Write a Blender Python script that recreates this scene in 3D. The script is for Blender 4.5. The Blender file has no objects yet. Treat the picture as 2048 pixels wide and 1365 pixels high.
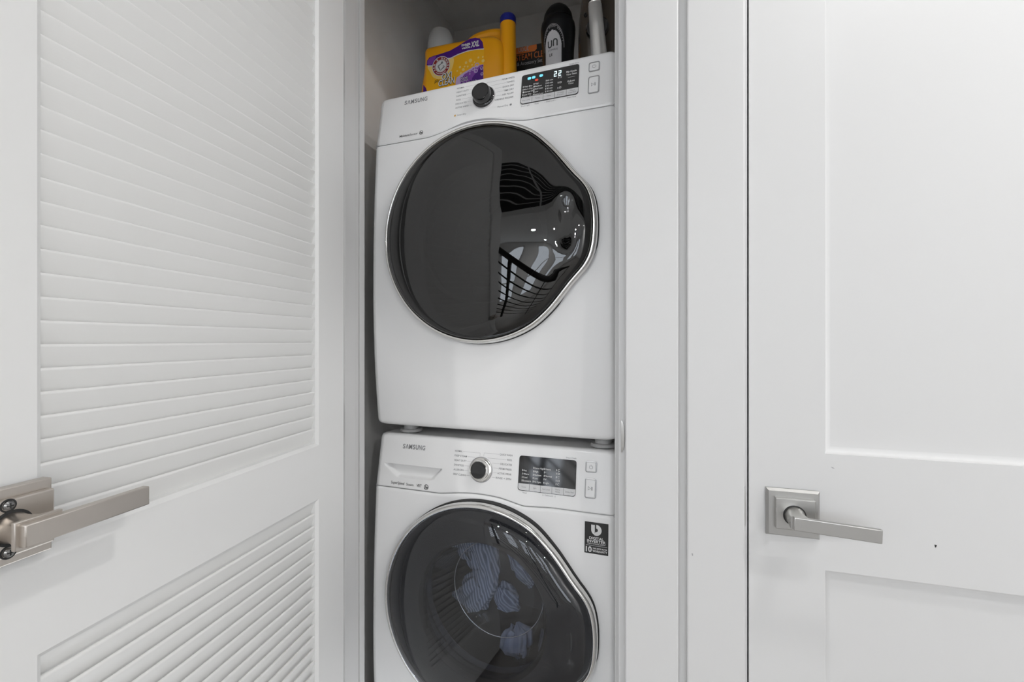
import bpy, bmesh, math, random
from mathutils import Vector, Matrix
random.seed(7)
PI = math.pi
C = bpy.context.scene.collection
SC = bpy.context.scene

# ------------------------------------------------------------------ camera
F = 2048 * 16 / 36.0                        # focal length in pixels (16 mm lens)
YAW = math.atan(F / 2924.0)
CS, SN = math.cos(YAW), math.sin(YAW)
CAMZ, HOR = 1.2, 682.5
cam_d = bpy.data.cameras.new('camera')
cam_d.lens = 16.0; cam_d.sensor_width = 36.0; cam_d.clip_start = 0.02
cam = bpy.data.objects.new('camera', cam_d); C.objects.link(cam)
cam.location = (0, 0, CAMZ); cam.rotation_euler = (PI / 2, 0, YAW)
SC.camera = cam
# ------------------------------------------------------------------ world, exposure
w = bpy.data.worlds.new('sky'); SC.world = w; w.use_nodes = True
bg = w.node_tree.nodes['Background']
bg.inputs[0].default_value = (0.90, 0.95, 1.0, 1); bg.inputs[1].default_value = 5.2
SC.view_settings.view_transform = 'Standard'
try: SC.view_settings.look = 'None'
except Exception: pass
SC.view_settings.exposure = -0.30
cy = SC.cycles
cy.max_bounces = 8; cy.diffuse_bounces = 4; cy.glossy_bounces = 4; cy.transmission_bounces = 4; cy.transparent_max_bounces = 12
cy.caustics_reflective = False; cy.caustics_refractive = False
SC.view_settings.gamma = 1.0
SC.view_settings.use_curve_mapping = False
KEY_W, NEAR_W, FAR_W = 8.5, 9.0, 66.0      # ceiling downlights, some added as fill, watts

# ------------------------------------------------------------------ helpers
def ray(x, y):
    t = (x - 1024) / F
    return (t * CS - SN, t * SN + CS, (HOR - y) / F)
def at(x, y, Y):
    d = ray(x, y); k = Y / d[1]
    return Vector((d[0] * k, Y, d[2] * k + CAMZ))

MAT = {}
def mat(name, col=(.8, .8, .8), rough=.5, metal=0.0, coat=0.0, spec=.5, noise=None, bump=None, emit=None, sheen=0):
    m = bpy.data.materials.new(name); m.use_nodes = True
    nt = m.node_tree; b = nt.nodes['Principled BSDF']
    b.inputs['Base Color'].default_value = (*col, 1); b.inputs['Roughness'].default_value = rough
    b.inputs['Metallic'].default_value = metal; b.inputs['Specular IOR Level'].default_value = spec
    b.inputs['Coat Weight'].default_value = coat
    b.inputs['Coat Roughness'].default_value = .06
    if emit:
        b.inputs['Emission Color'].default_value = (*emit[0], 1); b.inputs['Emission Strength'].default_value = emit[1]
    tc = nt.nodes.new('ShaderNodeTexCoord')
    if noise:   # (scale xyz, amount)
        mp = nt.nodes.new('ShaderNodeMapping'); mp.inputs['Scale'].default_value = noise[0]
        n = nt.nodes.new('ShaderNodeTexNoise'); n.inputs['Scale'].default_value = 1; n.inputs['Detail'].default_value = 3
        nt.links.new(tc.outputs['Object'], mp.inputs[0]); nt.links.new(mp.outputs[0], n.inputs['Vector'])
        r = nt.nodes.new('ShaderNodeValToRGB')
        a = noise[1]
        r.color_ramp.elements[0].position = .3; r.color_ramp.elements[1].position = .7
        r.color_ramp.elements[0].color = (*[max(0, c * (1 - a)) for c in col], 1)
        r.color_ramp.elements[1].color = (*[min(1, c * (1 + a)) for c in col], 1)
        nt.links.new(n.outputs['Fac'], r.inputs[0]); nt.links.new(r.outputs[0], b.inputs['Base Color'])
    if bump:    # (scale xyz, strength, distance)
        mp = nt.nodes.new('ShaderNodeMapping'); mp.inputs['Scale'].default_value = bump[0]
        n = nt.nodes.new('ShaderNodeTexNoise'); n.inputs['Scale'].default_value = 1; n.inputs['Detail'].default_value = 4
        nt.links.new(tc.outputs['Object'], mp.inputs[0]); nt.links.new(mp.outputs[0], n.inputs['Vector'])
        bp = nt.nodes.new('ShaderNodeBump'); bp.inputs['Strength'].default_value = bump[1]; bp.inputs['Distance'].default_value = bump[2]
        nt.links.new(n.outputs['Fac'], bp.inputs['Height']); nt.links.new(bp.outputs[0], b.inputs['Normal'])
    MAT[name] = m
    return m

def glass(name, tint, ior=1.5, rough=.0):
    """tinted pane: mirror reflection by Fresnel on the outside, tinted passage through both sides"""
    m = bpy.data.materials.new(name); m.use_nodes = True
    nt = m.node_tree; nt.nodes.clear()
    o = nt.nodes.new('ShaderNodeOutputMaterial'); mx = nt.nodes.new('ShaderNodeMixShader')
    fr = nt.nodes.new('ShaderNodeFresnel'); fr.inputs[0].default_value = ior
    geo = nt.nodes.new('ShaderNodeNewGeometry')
    inv = nt.nodes.new('ShaderNodeMath'); inv.operation = 'SUBTRACT'; inv.inputs[0].default_value = 1
    mul = nt.nodes.new('ShaderNodeMath'); mul.operation = 'MULTIPLY'
    nt.links.new(geo.outputs['Backfacing'], inv.inputs[1]); nt.links.new(inv.outputs[0], mul.inputs[0]); nt.links.new(fr.outputs[0], mul.inputs[1])
    tr = nt.nodes.new('ShaderNodeBsdfTransparent'); tr.inputs[0].default_value = (*tint, 1)
    gl = nt.nodes.new('ShaderNodeBsdfGlossy'); gl.inputs['Roughness'].default_value = rough
    gl.inputs[0].default_value = (1, 1, 1, 1)
    nt.links.new(mul.outputs[0], mx.inputs[0]); nt.links.new(tr.outputs[0], mx.inputs[1]); nt.links.new(gl.outputs[0], mx.inputs[2])
    nt.links.new(mx.outputs[0], o.inputs[0])
    MAT[name] = m
    return m

mat('paint', (.80, .80, .795), .38, noise=((3, 3, 3), .012), bump=((60, 60, 60), .05, .0006))
mat('trim_paint', (.68, .68, .68), .45, bump=((40, 40, 5), .05, .0005))
mat('door_paint', (.68, .68, .68), .48, bump=((25, 25, 160), .06, .0006))
mat('door_paint_lit', (.84, .84, .835), .42, bump=((25, 25, 160), .06, .0006))  # lighter copy of the door paint, making up for dimmer light on this door
mat('slat_paint_lit', (.84, .84, .83), .36, bump=((8, 120, 300), .12, .0006))  # slats lightened in the same way against the dimmer light
mat('wall_paint', (.76, .76, .755), .6, bump=((90, 90, 90), .08, .0006))
mat('closet_paint', (.88, .875, .86), .7, noise=((5, 5, 5), .05), bump=((90, 90, 90), .1, .0006))
mat('ceiling_paint', (.85, .85, .84), .8)
mat('oak', (.28, .265, .25), .4, noise=((2, 30, 2), .2))
mat('enamel', (.89, .89, .89), .40, spec=.38)
mat('enamel_panel', (.87, .87, .87), .30, coat=.2)
mat('gap', (.03, .03, .03), .7)
mat('grey_plastic', (.42, .42, .42), .45)
mat('key_plastic', (.66, .66, .67), .35)
mat('frame_grey', (.40, .40, .41), .3, metal=.3)
mat('chrome', (.80, .79, .77), .13, metal=1)
mat('nickel', (.60, .555, .51), .33, metal=1, bump=((900, 25, 25), .08, .0004))
mat('nickel_z', (.50, .495, .48), .34, metal=1, bump=((25, 25, 900), .08, .0004))
mat('steel_dark', (.30, .30, .30), .3, metal=1)
mat('black_gloss', (.012, .012, .013), .06, coat=.4)
mat('black_satin', (.005, .005, .005), .45, spec=.2)
mat('inner_black', (.010, .010, .011), .55, spec=.3)
mat('black_print', (.02, .02, .02), .6)
mat('grey_print', (.22, .22, .23), .6)
mat('logo_grey', (.26, .26, .27), .35)
mat('white_print', (.75, .75, .75), .5)
mat('red_print', (.30, .025, .025), .5)
mat('purple_print', (.075, .008, .22), .4)
mat('purple_light', (.24, .07, .42), .4)
mat('lavender', (.60, .45, .72), .4)
mat('orange_print', (.62, .16, .03), .5)
mat('yellow_light', (.95, .48, .012), .35)
mat('gold_glow', (.95, .68, .20), .4)
mat('drum_steel', (.05, .05, .055), .42, metal=.6)
mat('gasket', (.035, .035, .04), .5)
mat('jug_yellow', (.93, .40, .008), .30, coat=.25, spec=.5)
mat('cap_blue', (.012, .018, .22), .4)
mat('bottle_black', (.003, .003, .004), .42, spec=.25)
mat('bottle_label', (.42, .41, .42), .4)
mat('box_black', (.008, .008, .008), .5)
mat('iron_body', (.075, .062, .050), .16, coat=.5)
mat('iron_silver', (.80, .79, .77), .30, metal=.6)
mat('rail_black', (.012, .012, .012), .4)
mat('gallery_shade', (.035, .035, .038), .6)  # shade of the unlit gallery, put into the colour
mat('rail_grey', (.62, .62, .62), .45)
mat('lamp_trim', (.9, .9, .9), .5)
mat('lamp_glow', (1, 1, 1), .5, emit=((1, .96, .9), 9))
mat('lcd_white', (.8, .9, .9), .5, emit=((.70, .95, 1.0), 1.1))
mat('lcd_cyan', (.2, .7, .8), .5, emit=((.16, .62, .78), .9))
mat('lcd_red', (.5, .05, .03), .5, emit=((.6, .06, .03), .6))
for k_ in ('lcd_white', 'lcd_cyan', 'lcd_red', 'lamp_glow'): MAT[k_].cycles.emission_sampling = 'NONE'
mat('amber', (.70, .42, .12), .4)
glass('dryer_glass', (.36, .36, .36), 1.72)
glass('washer_glass', (.86, .87, .90), 1.62)
glass('bowl_glass', (.86, .88, .92), 1.35)
glass('window_glass', (.97, .98, 1.0), 1.4)
m_ = mat('cup_plastic', (.92, .93, .93), .35)
m_.node_tree.nodes['Principled BSDF'].inputs['Alpha'].default_value = .78

class MB:
    """collects geometry for ONE mesh object"""
    def __init__(s): s.bm = bmesh.new()
    def quad(s, pts):
        vs = [s.bm.verts.new(p) for p in pts]; return s.bm.faces.new(vs)
    def box(s, x0, x1, y0, y1, z0, z1, bev=0.0, seg=2):
        b = bmesh.new()
        bmesh.ops.create_cube(b, size=1)
        for v in b.verts:
            v.co = Vector(((x0 + x1) / 2 + v.co.x * (x1 - x0), (y0 + y1) / 2 + v.co.y * (y1 - y0), (z0 + z1) / 2 + v.co.z * (z1 - z0)))
        if bev: bmesh.ops.bevel(b, geom=list(b.edges), offset=bev, segments=seg, profile=.5, affect='EDGES')
        s.merge(b); return s
    def merge(s, b, M=None):
        if M is not None: bmesh.ops.transform(b, matrix=M, verts=b.verts)
        me = bpy.data.meshes.new('tmp'); b.to_mesh(me); b.free(); s.bm.from_mesh(me); bpy.data.meshes.remove(me)
    def mesh(s, me, M=None):
        b = bmesh.new(); b.from_mesh(me); s.merge(b, M); return s
    def prism(s, pts, a, b_, axis='y', bev=0.0, seg=2):
        """closed polygon pts (2D) extruded along axis from a to b_"""
        b = bmesh.new()
        def P(p, d):
            if axis == 'y': return (p[0], d, p[1])
            if axis == 'x': return (d, p[0], p[1])
            return (p[0], p[1], d)
        A = [b.verts.new(P(p, a)) for p in pts]; B = [b.verts.new(P(p, b_)) for p in pts]
        b.faces.new(A); b.faces.new(B[::-1]); n = len(pts)
        for i in range(n): b.faces.new((A[i], B[i], B[(i + 1) % n], A[(i + 1) % n]))
        bmesh.ops.recalc_face_normals(b, faces=b.faces)
        if bev:
            ed = [e for e in b.edges if (e.verts[0] in A and e.verts[1] in A) or (e.verts[0] in B and e.verts[1] in B)]
            bmesh.ops.bevel(b, geom=ed, offset=bev, segments=seg, profile=.5, affect='EDGES')
        s.merge(b); return s
    def loft(s, rings, cap=True, close=True):
        R = [[s.bm.verts.new(p) for p in r] for r in rings]; n = len(R[0])
        for a, b in zip(R, R[1:]):
            for i in range(n if close else n - 1):
                try: s.bm.faces.new((a[i], a[(i + 1) % n], b[(i + 1) % n], b[i]))
                except ValueError: pass
        if cap:
            s.bm.faces.new(R[0][::-1]); s.bm.faces.new(R[-1])
        return s
    def lathe(s, prof, seg=48, M=None, cap=True, rmod=None):
        """prof: (radius, height) pairs around local z"""
        b = bmesh.new(); R = []
        for r, h in prof:
            R.append([b.verts.new((max(r, 1e-5) * math.cos(2 * PI * i / seg), max(r, 1e-5) * math.sin(2 * PI * i / seg), h)) for i in range(seg)])
        for a, c in zip(R, R[1:]):
            for i in range(seg): b.faces.new((a[i], a[(i + 1) % seg], c[(i + 1) % seg], c[i]))
        if cap:
            b.faces.new(R[0][::-1]); b.faces.new(R[-1])
        s.merge(b, M); return s
    def tube(s, path, rad, seg=10, cap=True):
        rings = []
        n = len(path); path = [Vector(p) for p in path]
        up = Vector((0, 0, 1))
        for i, p in enumerate(path):
            t = (path[min(i + 1, n - 1)] - path[max(i - 1, 0)]).normalized()
            a = t.cross(up)
            if a.length < 1e-3: a = t.cross(Vector((0, 1, 0)))
            a.normalize(); b = t.cross(a)
            r = rad[i] if isinstance(rad, (list, tuple)) else rad
            rings.append([p + (a * math.cos(2 * PI * k / seg) + b * math.sin(2 * PI * k / seg)) * r for k in range(seg)])
        return s.loft(rings, cap)
    def build(s, name, m, parent=None, smooth=True, angle=16, recalc=True, **props):
        if recalc: bmesh.ops.recalc_face_normals(s.bm, faces=s.bm.faces)
        me = bpy.data.meshes.new(name); s.bm.to_mesh(me); s.bm.free()
        return link(name, me, m, parent, smooth, angle, **props)

def link(name, me, m, parent=None, smooth=True, angle=35, **props):
    o = bpy.data.objects.new(name, me); C.objects.link(o)
    if m: me.materials.clear(); me.materials.append(MAT[m])
    if smooth and len(me.polygons):
        me.polygons.foreach_set('use_smooth', [True] * len(me.polygons))
        try: me.set_sharp_from_angle(angle=math.radians(angle))
        except Exception: pass
    if parent: o.parent = parent
    for k, v in props.items(): o[k] = v
    return o

def tag(o, label, cat, group=None, kind=None):
    o['label'] = label; o['category'] = cat
    if group: o['group'] = group
    if kind: o['kind'] = kind
    return o
def thing(name, label, cat, loc=(0, 0, 0), rz=0.0, group=None, kind=None):
    o = bpy.data.objects.new(name, None); C.objects.link(o); o.empty_display_size = .05
    o.location = loc; o.rotation_euler = (0, 0, rz)
    return tag(o, label, cat, group, kind)

def text_me(body, width=None, height=None, shear=0.0, bold=0.0, align='LEFT', spacing=1.0, extrude=.00012):
    """text as a mesh in the local xy plane; fitted to a width and/or a cap height"""
    cu = bpy.data.curves.new('txt', 'FONT'); cu.body = body; cu.size = 1; cu.align_x = 'LEFT'
    cu.shear = shear; cu.offset = bold; cu.space_character = spacing; cu.resolution_u = 3
    ob = bpy.data.objects.new('txt', cu)
    me = bpy.data.meshes.new_from_object(ob)
    bpy.data.objects.remove(ob); bpy.data.curves.remove(cu)
    xs = [v.co.x for v in me.vertices]; ys = [v.co.y for v in me.vertices]
    if not xs: return me
    x0, x1, y1 = min(xs), max(xs), max(ys)
    capdrop = .0
    sx = width / (x1 - x0) if width else None
    sy = height / (y1 - capdrop) if height else None
    sx = sx or sy; sy = sy or sx
    off = {'LEFT': 0, 'CENTER': (x1 - x0) / 2, 'RIGHT': (x1 - x0)}[align]
    for v in me.vertices: v.co = Vector(((v.co.x - x0 - off) * sx, v.co.y * sy, 0))
    return me

def ngon(cx, cy, r, n=24, a0=0, ry=None):
    ry = ry or r
    return [(cx + r * math.cos(a0 + 2 * PI * i / n), cy + ry * math.sin(a0 + 2 * PI * i / n)) for i in range(n)]
def rrect(x0, x1, y0, y1, r, n=5):
    out = []
    for cx, cy, a in ((x1 - r, y1 - r, 0), (x0 + r, y1 - r, PI / 2), (x0 + r, y0 + r, PI), (x1 - r, y0 + r, 1.5 * PI)):
        for i in range(n + 1): out.append((cx + r * math.cos(a + PI / 2 * i / n), cy + r * math.sin(a + PI / 2 * i / n)))
    return out
def arc_ribbon(cx, cy, r0, r1, a0, a1, n=24):
    A = [(cx + r1 * math.cos(a0 + (a1 - a0) * i / n), cy + r1 * math.sin(a0 + (a1 - a0) * i / n)) for i in range(n + 1)]
    B = [(cx + r0 * math.cos(a0 + (a1 - a0) * i / n), cy + r0 * math.sin(a0 + (a1 - a0) * i / n)) for i in range(n + 1)]
    return A, B
def smooth_poly(pts, it=2, closed=True):
    for _ in range(it):
        out = []
        n = len(pts)
        for i in range(n if closed else n - 1):
            a, b = pts[i], pts[(i + 1) % n]
            out += [(a[0] * .75 + b[0] * .25, a[1] * .75 + b[1] * .25), (a[0] * .25 + b[0] * .75, a[1] * .25 + b[1] * .75)]
        pts = out
    return pts

# ================================================================== THE SETTING
YW, YC = .843, .828                        # jamb edge / wall face, casing face
WALLB = .958
CEIL = 2.46
XL, XR = -.686, -.0607                     # closet jamb faces
HEAD = 2.16
D2L, D2R = .1523, .9143                    # door 2

b = MB()
b.box(-2.4, XL - .019, YW, WALLB, 0, CEIL)
b.box(XL - .019, XR + .019, YW, WALLB, HEAD + .019, CEIL)
b.box(XR + .019, D2L - .022, YW, WALLB, 0, CEIL)
b.box(D2L - .022, D2R + .022, YW, WALLB, HEAD + .019, CEIL)
b.box(D2R + .022, 2.4, YW, WALLB, 0, CEIL)
tag(b.build('wall_front', 'wall_paint', smooth=False), 'white hall wall around the laundry closet and the panelled door', 'wall', kind='structure')

# jambs with stop
jl = MB().box(XL - .019, XL, YW, .947, 0, HEAD, .001).box(XL, XL + .010, YW + .040, YW + .078, 0, HEAD, .0015)
jl.box(XL - .010, XL + .004, .9475, .966, 0, HEAD, .001)
tag(jl.build('trim_1', 'trim_paint'), 'white left jamb and stop of the closet opening', 'door jamb', kind='structure')
jr = MB().box(XR, XR + .019, YW, .947, 0, HEAD, .001).box(XR - .010, XR, YW + .040, YW + .078, 0, HEAD, .0015)
jro = jr.build('trim_2', 'trim_paint')
tag(jro, 'white right jamb of the closet opening beside the dryer', 'door jamb', kind='structure')
tag(MB().box(XL - .019, XR + .019, YW, .947, HEAD, HEAD + .019, .001).build('trim_3', 'trim_paint'), 'white head jamb over the closet opening', 'door jamb', kind='structure')
# casings
def casing(name, x0, x1, label):
    tag(MB().box(x0, x1, YC, YW, 0, HEAD + .105, .0025).build(name, 'trim_paint'), label, 'casing', kind='structure')
casing('trim_4', at(1250.5, 683, YC).x, at(1357, 683, YC).x, 'flat white casing right of the washer and dryer')
casing('trim_5', at(1374, 683, YC).x, at(1490, 683, YC).x, 'flat white casing left of the panelled door')
casing('trim_6', XL - .102, XL - .0125, 'flat white casing behind the open louvered door')
casing('trim_7', D2R + .008, D2R + .097, 'flat white casing at the hinge side of the panelled door')
tag(MB().box(XL - .102, XR + .10, YC, YW, HEAD + .012, HEAD + .105, .0025).build('trim_8', 'trim_paint'), 'flat white head casing over the closet', 'casing', kind='structure')
tag(MB().box(.058, D2R + .097, YC, YW, HEAD + .012, HEAD + .105, .0025).build('trim_9', 'trim_paint'), 'flat white head casing over the panelled door', 'casing', kind='structure')
# jamb of door 2
jd = MB().box(D2L - .022, D2L - .0032, YW, WALLB, 0, HEAD, .001).box(D2L - .0032, D2L + .012, YW + .042, YW + .075, 0, HEAD)
jd.box(D2R + .0032, D2R + .022, YW, WALLB, 0, HEAD, .001).box(D2L - .022, D2R + .022, YW, WALLB, HEAD, HEAD + .019, .001)
jd.box(D2R - .012, D2R + .0032, YW + .042, YW + .075, 0, HEAD)
tag(jd.build('trim_10', 'trim_paint'), 'white jamb framing the closed panelled door', 'door jamb', kind='structure')

# closet
CXL, CXR, CYB = -.775, .012, 1.70
tag(MB().box(CXL - .02, CXL, WALLB, CYB, 0, CEIL).build('wall_closet_left', 'closet_paint', smooth=False), 'grey side wall inside the closet left of the dryer', 'wall', kind='structure')
tag(MB().box(CXR, CXR + .02, WALLB, CYB, 0, CEIL).build('wall_closet_right', 'closet_paint', smooth=False), 'grey side wall inside the closet right of the dryer', 'wall', kind='structure')
tag(MB().box(CXL - .02, CXR + .02, CYB, CYB + .02, 0, CEIL).build('wall_closet_back', 'closet_paint', smooth=False), 'grey back wall of the closet behind the bottles', 'wall', kind='structure')
ZB = .117                                   # closet floor / washer plinth level
tag(MB().box(CXL, CXR, WALLB, CYB, 0, ZB).build('floor_closet', 'closet_paint', smooth=False), 'raised closet floor under the washer', 'floor', kind='structure')
tag(MB().box(CXL - .02, CXR + .02, WALLB, CYB + .02, CEIL, CEIL + .02).build('ceiling_closet', 'closet_paint', smooth=False), 'grey closet ceiling above the dryer', 'ceiling', kind='structure')

# ================================================================== DOOR 1: louvered door, open
BASE = at(688, 683, .84)
t_ = (1205 - 1024) / F
DV = Vector((t_ * CS - SN, t_ * SN + CS)).normalized()
door1 = thing('door_1', 'white louvered closet door standing open, with a brushed nickel lever', 'door', (BASE.x, BASE.y, 0), math.atan2(-DV.y, -DV.x), kind='structure')
Q1, Q2, QW = .0955, .5445, .640
Z0, Z1, Z2, Z3, Z4, Z5 = .012, .24, .8805, .9975, 2.035, 2.145
ch = .0055
# stiles: inner edge with a chamfer; local x = q, local y = towards the viewer
def stile(q0, q1, inner):
    if inner > 0: pr = [(q0 + .002, 0), (q1 - ch, 0), (q1, -ch * .8), (q1, -.035), (q0, -.035), (q0, -.002)]
    else: pr = [(q0, -ch * .8), (q0 + ch, 0), (q1 - .002, 0), (q1, -.002), (q1, -.035), (q0, -.035)]
    return MB().prism(pr, Z0, Z5, 'z').build('stile', 'door_paint_lit', door1, smooth=False)
stile(0, Q1, 1); stile(Q2, QW, -1)
def rail(z0, z1, lo, hi):
    pr = [(-.035, z0), (-.035, z1)]
    pr += [(-ch * .8, z1), (0, z1 - ch)] if hi else [(0, z1)]
    pr += [(0, z0 + ch), (-ch * .8, z0)] if lo else [(0, z0)]
    return MB().prism(pr, Q1 - ch - .0001, Q2 + ch + .0001, 'x').build('rail', 'door_paint_lit', door1, smooth=False)
rail(Z0, Z1, 0, 1); rail(Z2, Z3, 1, 1); rail(Z4, Z5, 1, 0)
# slats: each a rounded blade, front edge low
def slat_profile():
    a = Vector((-.0072, 0)); e = Vector((-.0172, -.0268)); t = (e - a).normalized(); n = Vector((-t.y, t.x)) * -1
    h = .0025
    pts = []
    for k in range(7):
        an = -PI / 2 + PI * k / 6
        pts.append(a - t * math.cos(an) * h + n * math.sin(an) * h)
    for k in range(2):
        pts.append(e + n * h * (1 - 2 * k))
    return [(p.x, p.y) for p in pts]
SP = slat_profile()
sm = MB().prism(SP, Q1 + .0002, Q2 - .0002, 'x')
bmesh.ops.recalc_face_normals(sm.bm, faces=sm.bm.faces)
slat_me = bpy.data.meshes.new('slat'); sm.bm.to_mesh(slat_me); sm.bm.free()
PITCH = .0243
def slats(zs):
    for z in zs:
        o = link('slat', slat_me, 'slat_paint_lit', door1, True, 40); o.location = (0, 0, z)
zs = []; z = 1.1945
while z > Z3 + .004: zs.append(z); z -= PITCH
z = 1.1945 + PITCH
while z < Z4 + .02: zs.append(z); z += PITCH
slats(zs)
zs = [.8826]; z = .8560
while z > Z1 + .0: zs.append(z); z -= PITCH
slats(zs)
# lever handle on door 1
qc, zc = .5807, 1.0272
rose = MB().box(qc - .036, qc + .036, 0, .011, zc - .036, zc + .036, .0012).build('handle_rose', 'nickel', door1)
ip = MB().box(qc - .0335, qc + .0335, .010, .0185, zc - .0265, zc + .0265, .0016)
ip.build('rose_plate', 'nickel', rose)
MB().lathe([(.0165, .0186), (.0165, .0190), (.0150, .0190)], 40, Matrix.Translation((qc, 0, zc)) @ Matrix.Rotation(-PI / 2, 4, 'X')).build('spindle_gap', 'gap', rose)
for dz in (-.0215, .0215):
    s_ = MB().lathe([(.0062, .0184), (.0062, .0189), (.0048, .0189), (.0048, .0175)], 24, Matrix.Translation((qc + .003, 0, zc + dz)) @ Matrix.Rotation(-PI / 2, 4, 'X')).build('screw_seat', 'gap', rose)
    sc_ = MB().lathe([(.0043, .0186), (.0043, .0200), (.0030, .0212), (.0005, .0216)], 24, Matrix.Translation((qc + .003, 0, zc + dz)) @ Matrix.Rotation(-PI / 2, 4, 'X'))
    sc_.build('screw', 'steel_dark', rose)
    MB().box(qc + .0005, qc + .0055, .0211, .0219, zc + dz - .0004, zc + dz + .0004).box(qc + .0026, qc + .0034, .0211, .0219, zc + dz - .0025, zc + dz + .0025).build('screw_slot', 'gap', rose)
def sq_ring(cx, cz, y, hx, hz, power, n=28):
    out = []
    for i in range(n):
        a = 2 * PI * i / n; c_, s_ = math.cos(a), math.sin(a)
        out.append((cx + hx * math.copysign(abs(c_) ** power, c_), y, cz + hz * math.copysign(abs(s_) ** power, s_)))
    return out
lev = MB()
lev.loft([sq_ring(qc, zc, .017, .0142, .0142, 1), sq_ring(qc, zc, .024, .0132, .0132, 1), sq_ring(qc, zc, .031, .0125, .0120, .8), sq_ring(qc + .001, zc, .040, .0125, .0122, .4), sq_ring(qc + .001, zc, .0445, .0150, .0128, .15)])
lev.box(qc - .020, qc + .0165, .044, .0485, zc - .0128, zc + .0128, .0008)
lev.box(qc - .0985, qc + .0135, .0475, .0560, zc - .0102, zc + .0102, .0011)
lev.build('handle_lever', 'nickel', rose, True, 22)
# hinges on the door edge
for hz in (.25, 1.02, 1.80):
    MB().lathe([(.006, hz - .045), (.006, hz + .045)], 16, Matrix.Translation((-.006, -.036, 0))).build('hinge', 'nickel_z', door1)

# ================================================================== DOOR 2: closed panelled door
door2 = thing('door_2', 'closed white panelled door with a brushed nickel lever', 'door', (D2L, YW + .002, 0), 0, kind='structure')
SX = at(1650, 900, .845).x - D2L
W2 = D2R - D2L
P = MB
def dbox(x0, x1, z0, z1, name): P().box(x0, x1, 0, .035, z0, z1).build(name, 'door_paint', door2, smooth=False)
dbox(0, SX, .012, 2.150, 'stile'); dbox(W2 - SX, W2, .012, 2.150, 'stile')
dbox(SX, W2 - SX, .8324, 1.019, 'rail'); dbox(SX, W2 - SX, .012, .21, 'rail'); dbox(SX, W2 - SX, 2.02, 2.150, 'rail')
def cove_panel(x0, x1, z0, z1):
    b = MB(); d = .0105; r = .0105
    # flat field with a coved border
    prof = [(0, .0012)] + [(r * (1 - math.cos(a)), d - r * .9 * (1 - math.sin(a))) for a in [PI / 2 * k / 5 for k in range(6)]]
    rings = []
    for ins, dep in prof:
        rings.append([(x0 + ins, dep, z0 + ins), (x1 - ins, dep, z0 + ins), (x1 - ins, dep, z1 - ins), (x0 + ins, dep, z1 - ins)])
    b.loft(rings, cap=False)
    b.quad(rings[-1])
    b.build('panel', 'door_paint', door2, True, 50, recalc=True)
cove_panel(SX, W2 - SX, 1.019, 2.02); cove_panel(SX, W2 - SX, .21, .8324)
# lever handle on door 2 (front towards -y)
rx, rz_ = .2152 - D2L, .9203
rose2 = MB()
rose2.loft([[(rx - h, y, rz_ - h), (rx + h, y, rz_ - h), (rx + h, y, rz_ + h), (rx - h, y, rz_ + h)] for h, y in ((.0385, 0), (.0385, -.003), (.0350, -.0078))])
rose2o = rose2.build('handle_rose', 'nickel_z', door2, smooth=False)
MB().box(rx - .0265, rx + .0295, -.0165, -.006, rz_ - .0235, rz_ + .0265, .0012).build('rose_plate', 'nickel_z', rose2o)
MR = Matrix.Translation((rx, 0, rz_)) @ Matrix.Rotation(PI / 2, 4, 'X')
MB().lathe([(.0165, .0160), (.0165, .0169), (.0150, .0169)], 40, MR).build('spindle_gap', 'gap', rose2o)
l2 = MB()
l2.loft([sq_ring(rx, rz_, -.016, .0150, .0150, 1), sq_ring(rx, rz_, -.024, .0135, .0135, .95), sq_ring(rx - .002, rz_, -.034, .0125, .0120, .7), sq_ring(rx - .002, rz_, -.0440, .0118, .0108, .25), sq_ring(rx - .002, rz_, -.0500, .0118, .0104, .15)])
bb = bmesh.new(); bmesh.ops.create_cube(bb, size=1)
for v in bb.verts: v.co = Vector((.0500 + v.co.x * .113, -.0525 + v.co.y * .0075, v.co.z * .0200))
bmesh.ops.bevel(bb, geom=list(bb.edges), offset=.0011, segments=2, profile=.5, affect='EDGES')
l2.merge(bb, Matrix.Translation((rx - .0045, 0, rz_ + .0005)) @ Matrix.Rotation(math.radians(3.0), 4, 'Y'))
l2.build('handle_lever', 'nickel_z', rose2o, True, 22)
# small chips and scuffs in the paint
def chip(parent, pts, Y, m_, ox, oy):
    b = MB(); b.quad([(at(x, y, Y).x - ox, Y - oy, at(x, y, Y).z) for x, y in pts]); b.build('paint_chip', m_, parent, False)
chip(door2, [(1869, 1090), (1874, 1091), (1872.5, 1095), (1870.5, 1096)], YW + .0017, 'gap', D2L, YW + .002)
chip(door2, [(1662, 934), (1667, 936), (1670, 938.5), (1664, 937)], YW + .0017, 'frame_grey', D2L, YW + .002)
chip(bpy.data.objects['trim_5'], [(1383, 1107), (1386, 1108), (1386, 1113), (1384, 1112)], YC - .0003, 'frame_grey', 0, 0)
# latch strike lips on the jambs
def lip(parent_name, x, y, z0, z1, label, sgn):
    b = MB(); rings = []
    for i in range(13):
        f = i / 12; bul = math.sin(PI * f) ** .6
        z_ = z0 + (z1 - z0) * f
        rings.append([(x - .001, y + .001, z_), (x - .001, y - .0012 - .001 * bul, z_), (x + sgn * (.0008 + .0042 * bul), y - .0012 - .002 * bul, z_), (x + sgn * (.0008 + .0042 * bul), y + .001, z_)])
    b.loft(rings)
    return b.build('strike_lip', 'nickel_z', parent_name)
lip(jro, at(1243.5, 870, YW).x, YW, 1.2 - (905 - 682.5) / 1108, 1.2 - (842 - 682.5) / 1108, '', 1)
jdo = bpy.data.objects['trim_10']
lip(jdo, D2L - .0052, YW, .890, .957, '', -1)

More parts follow.
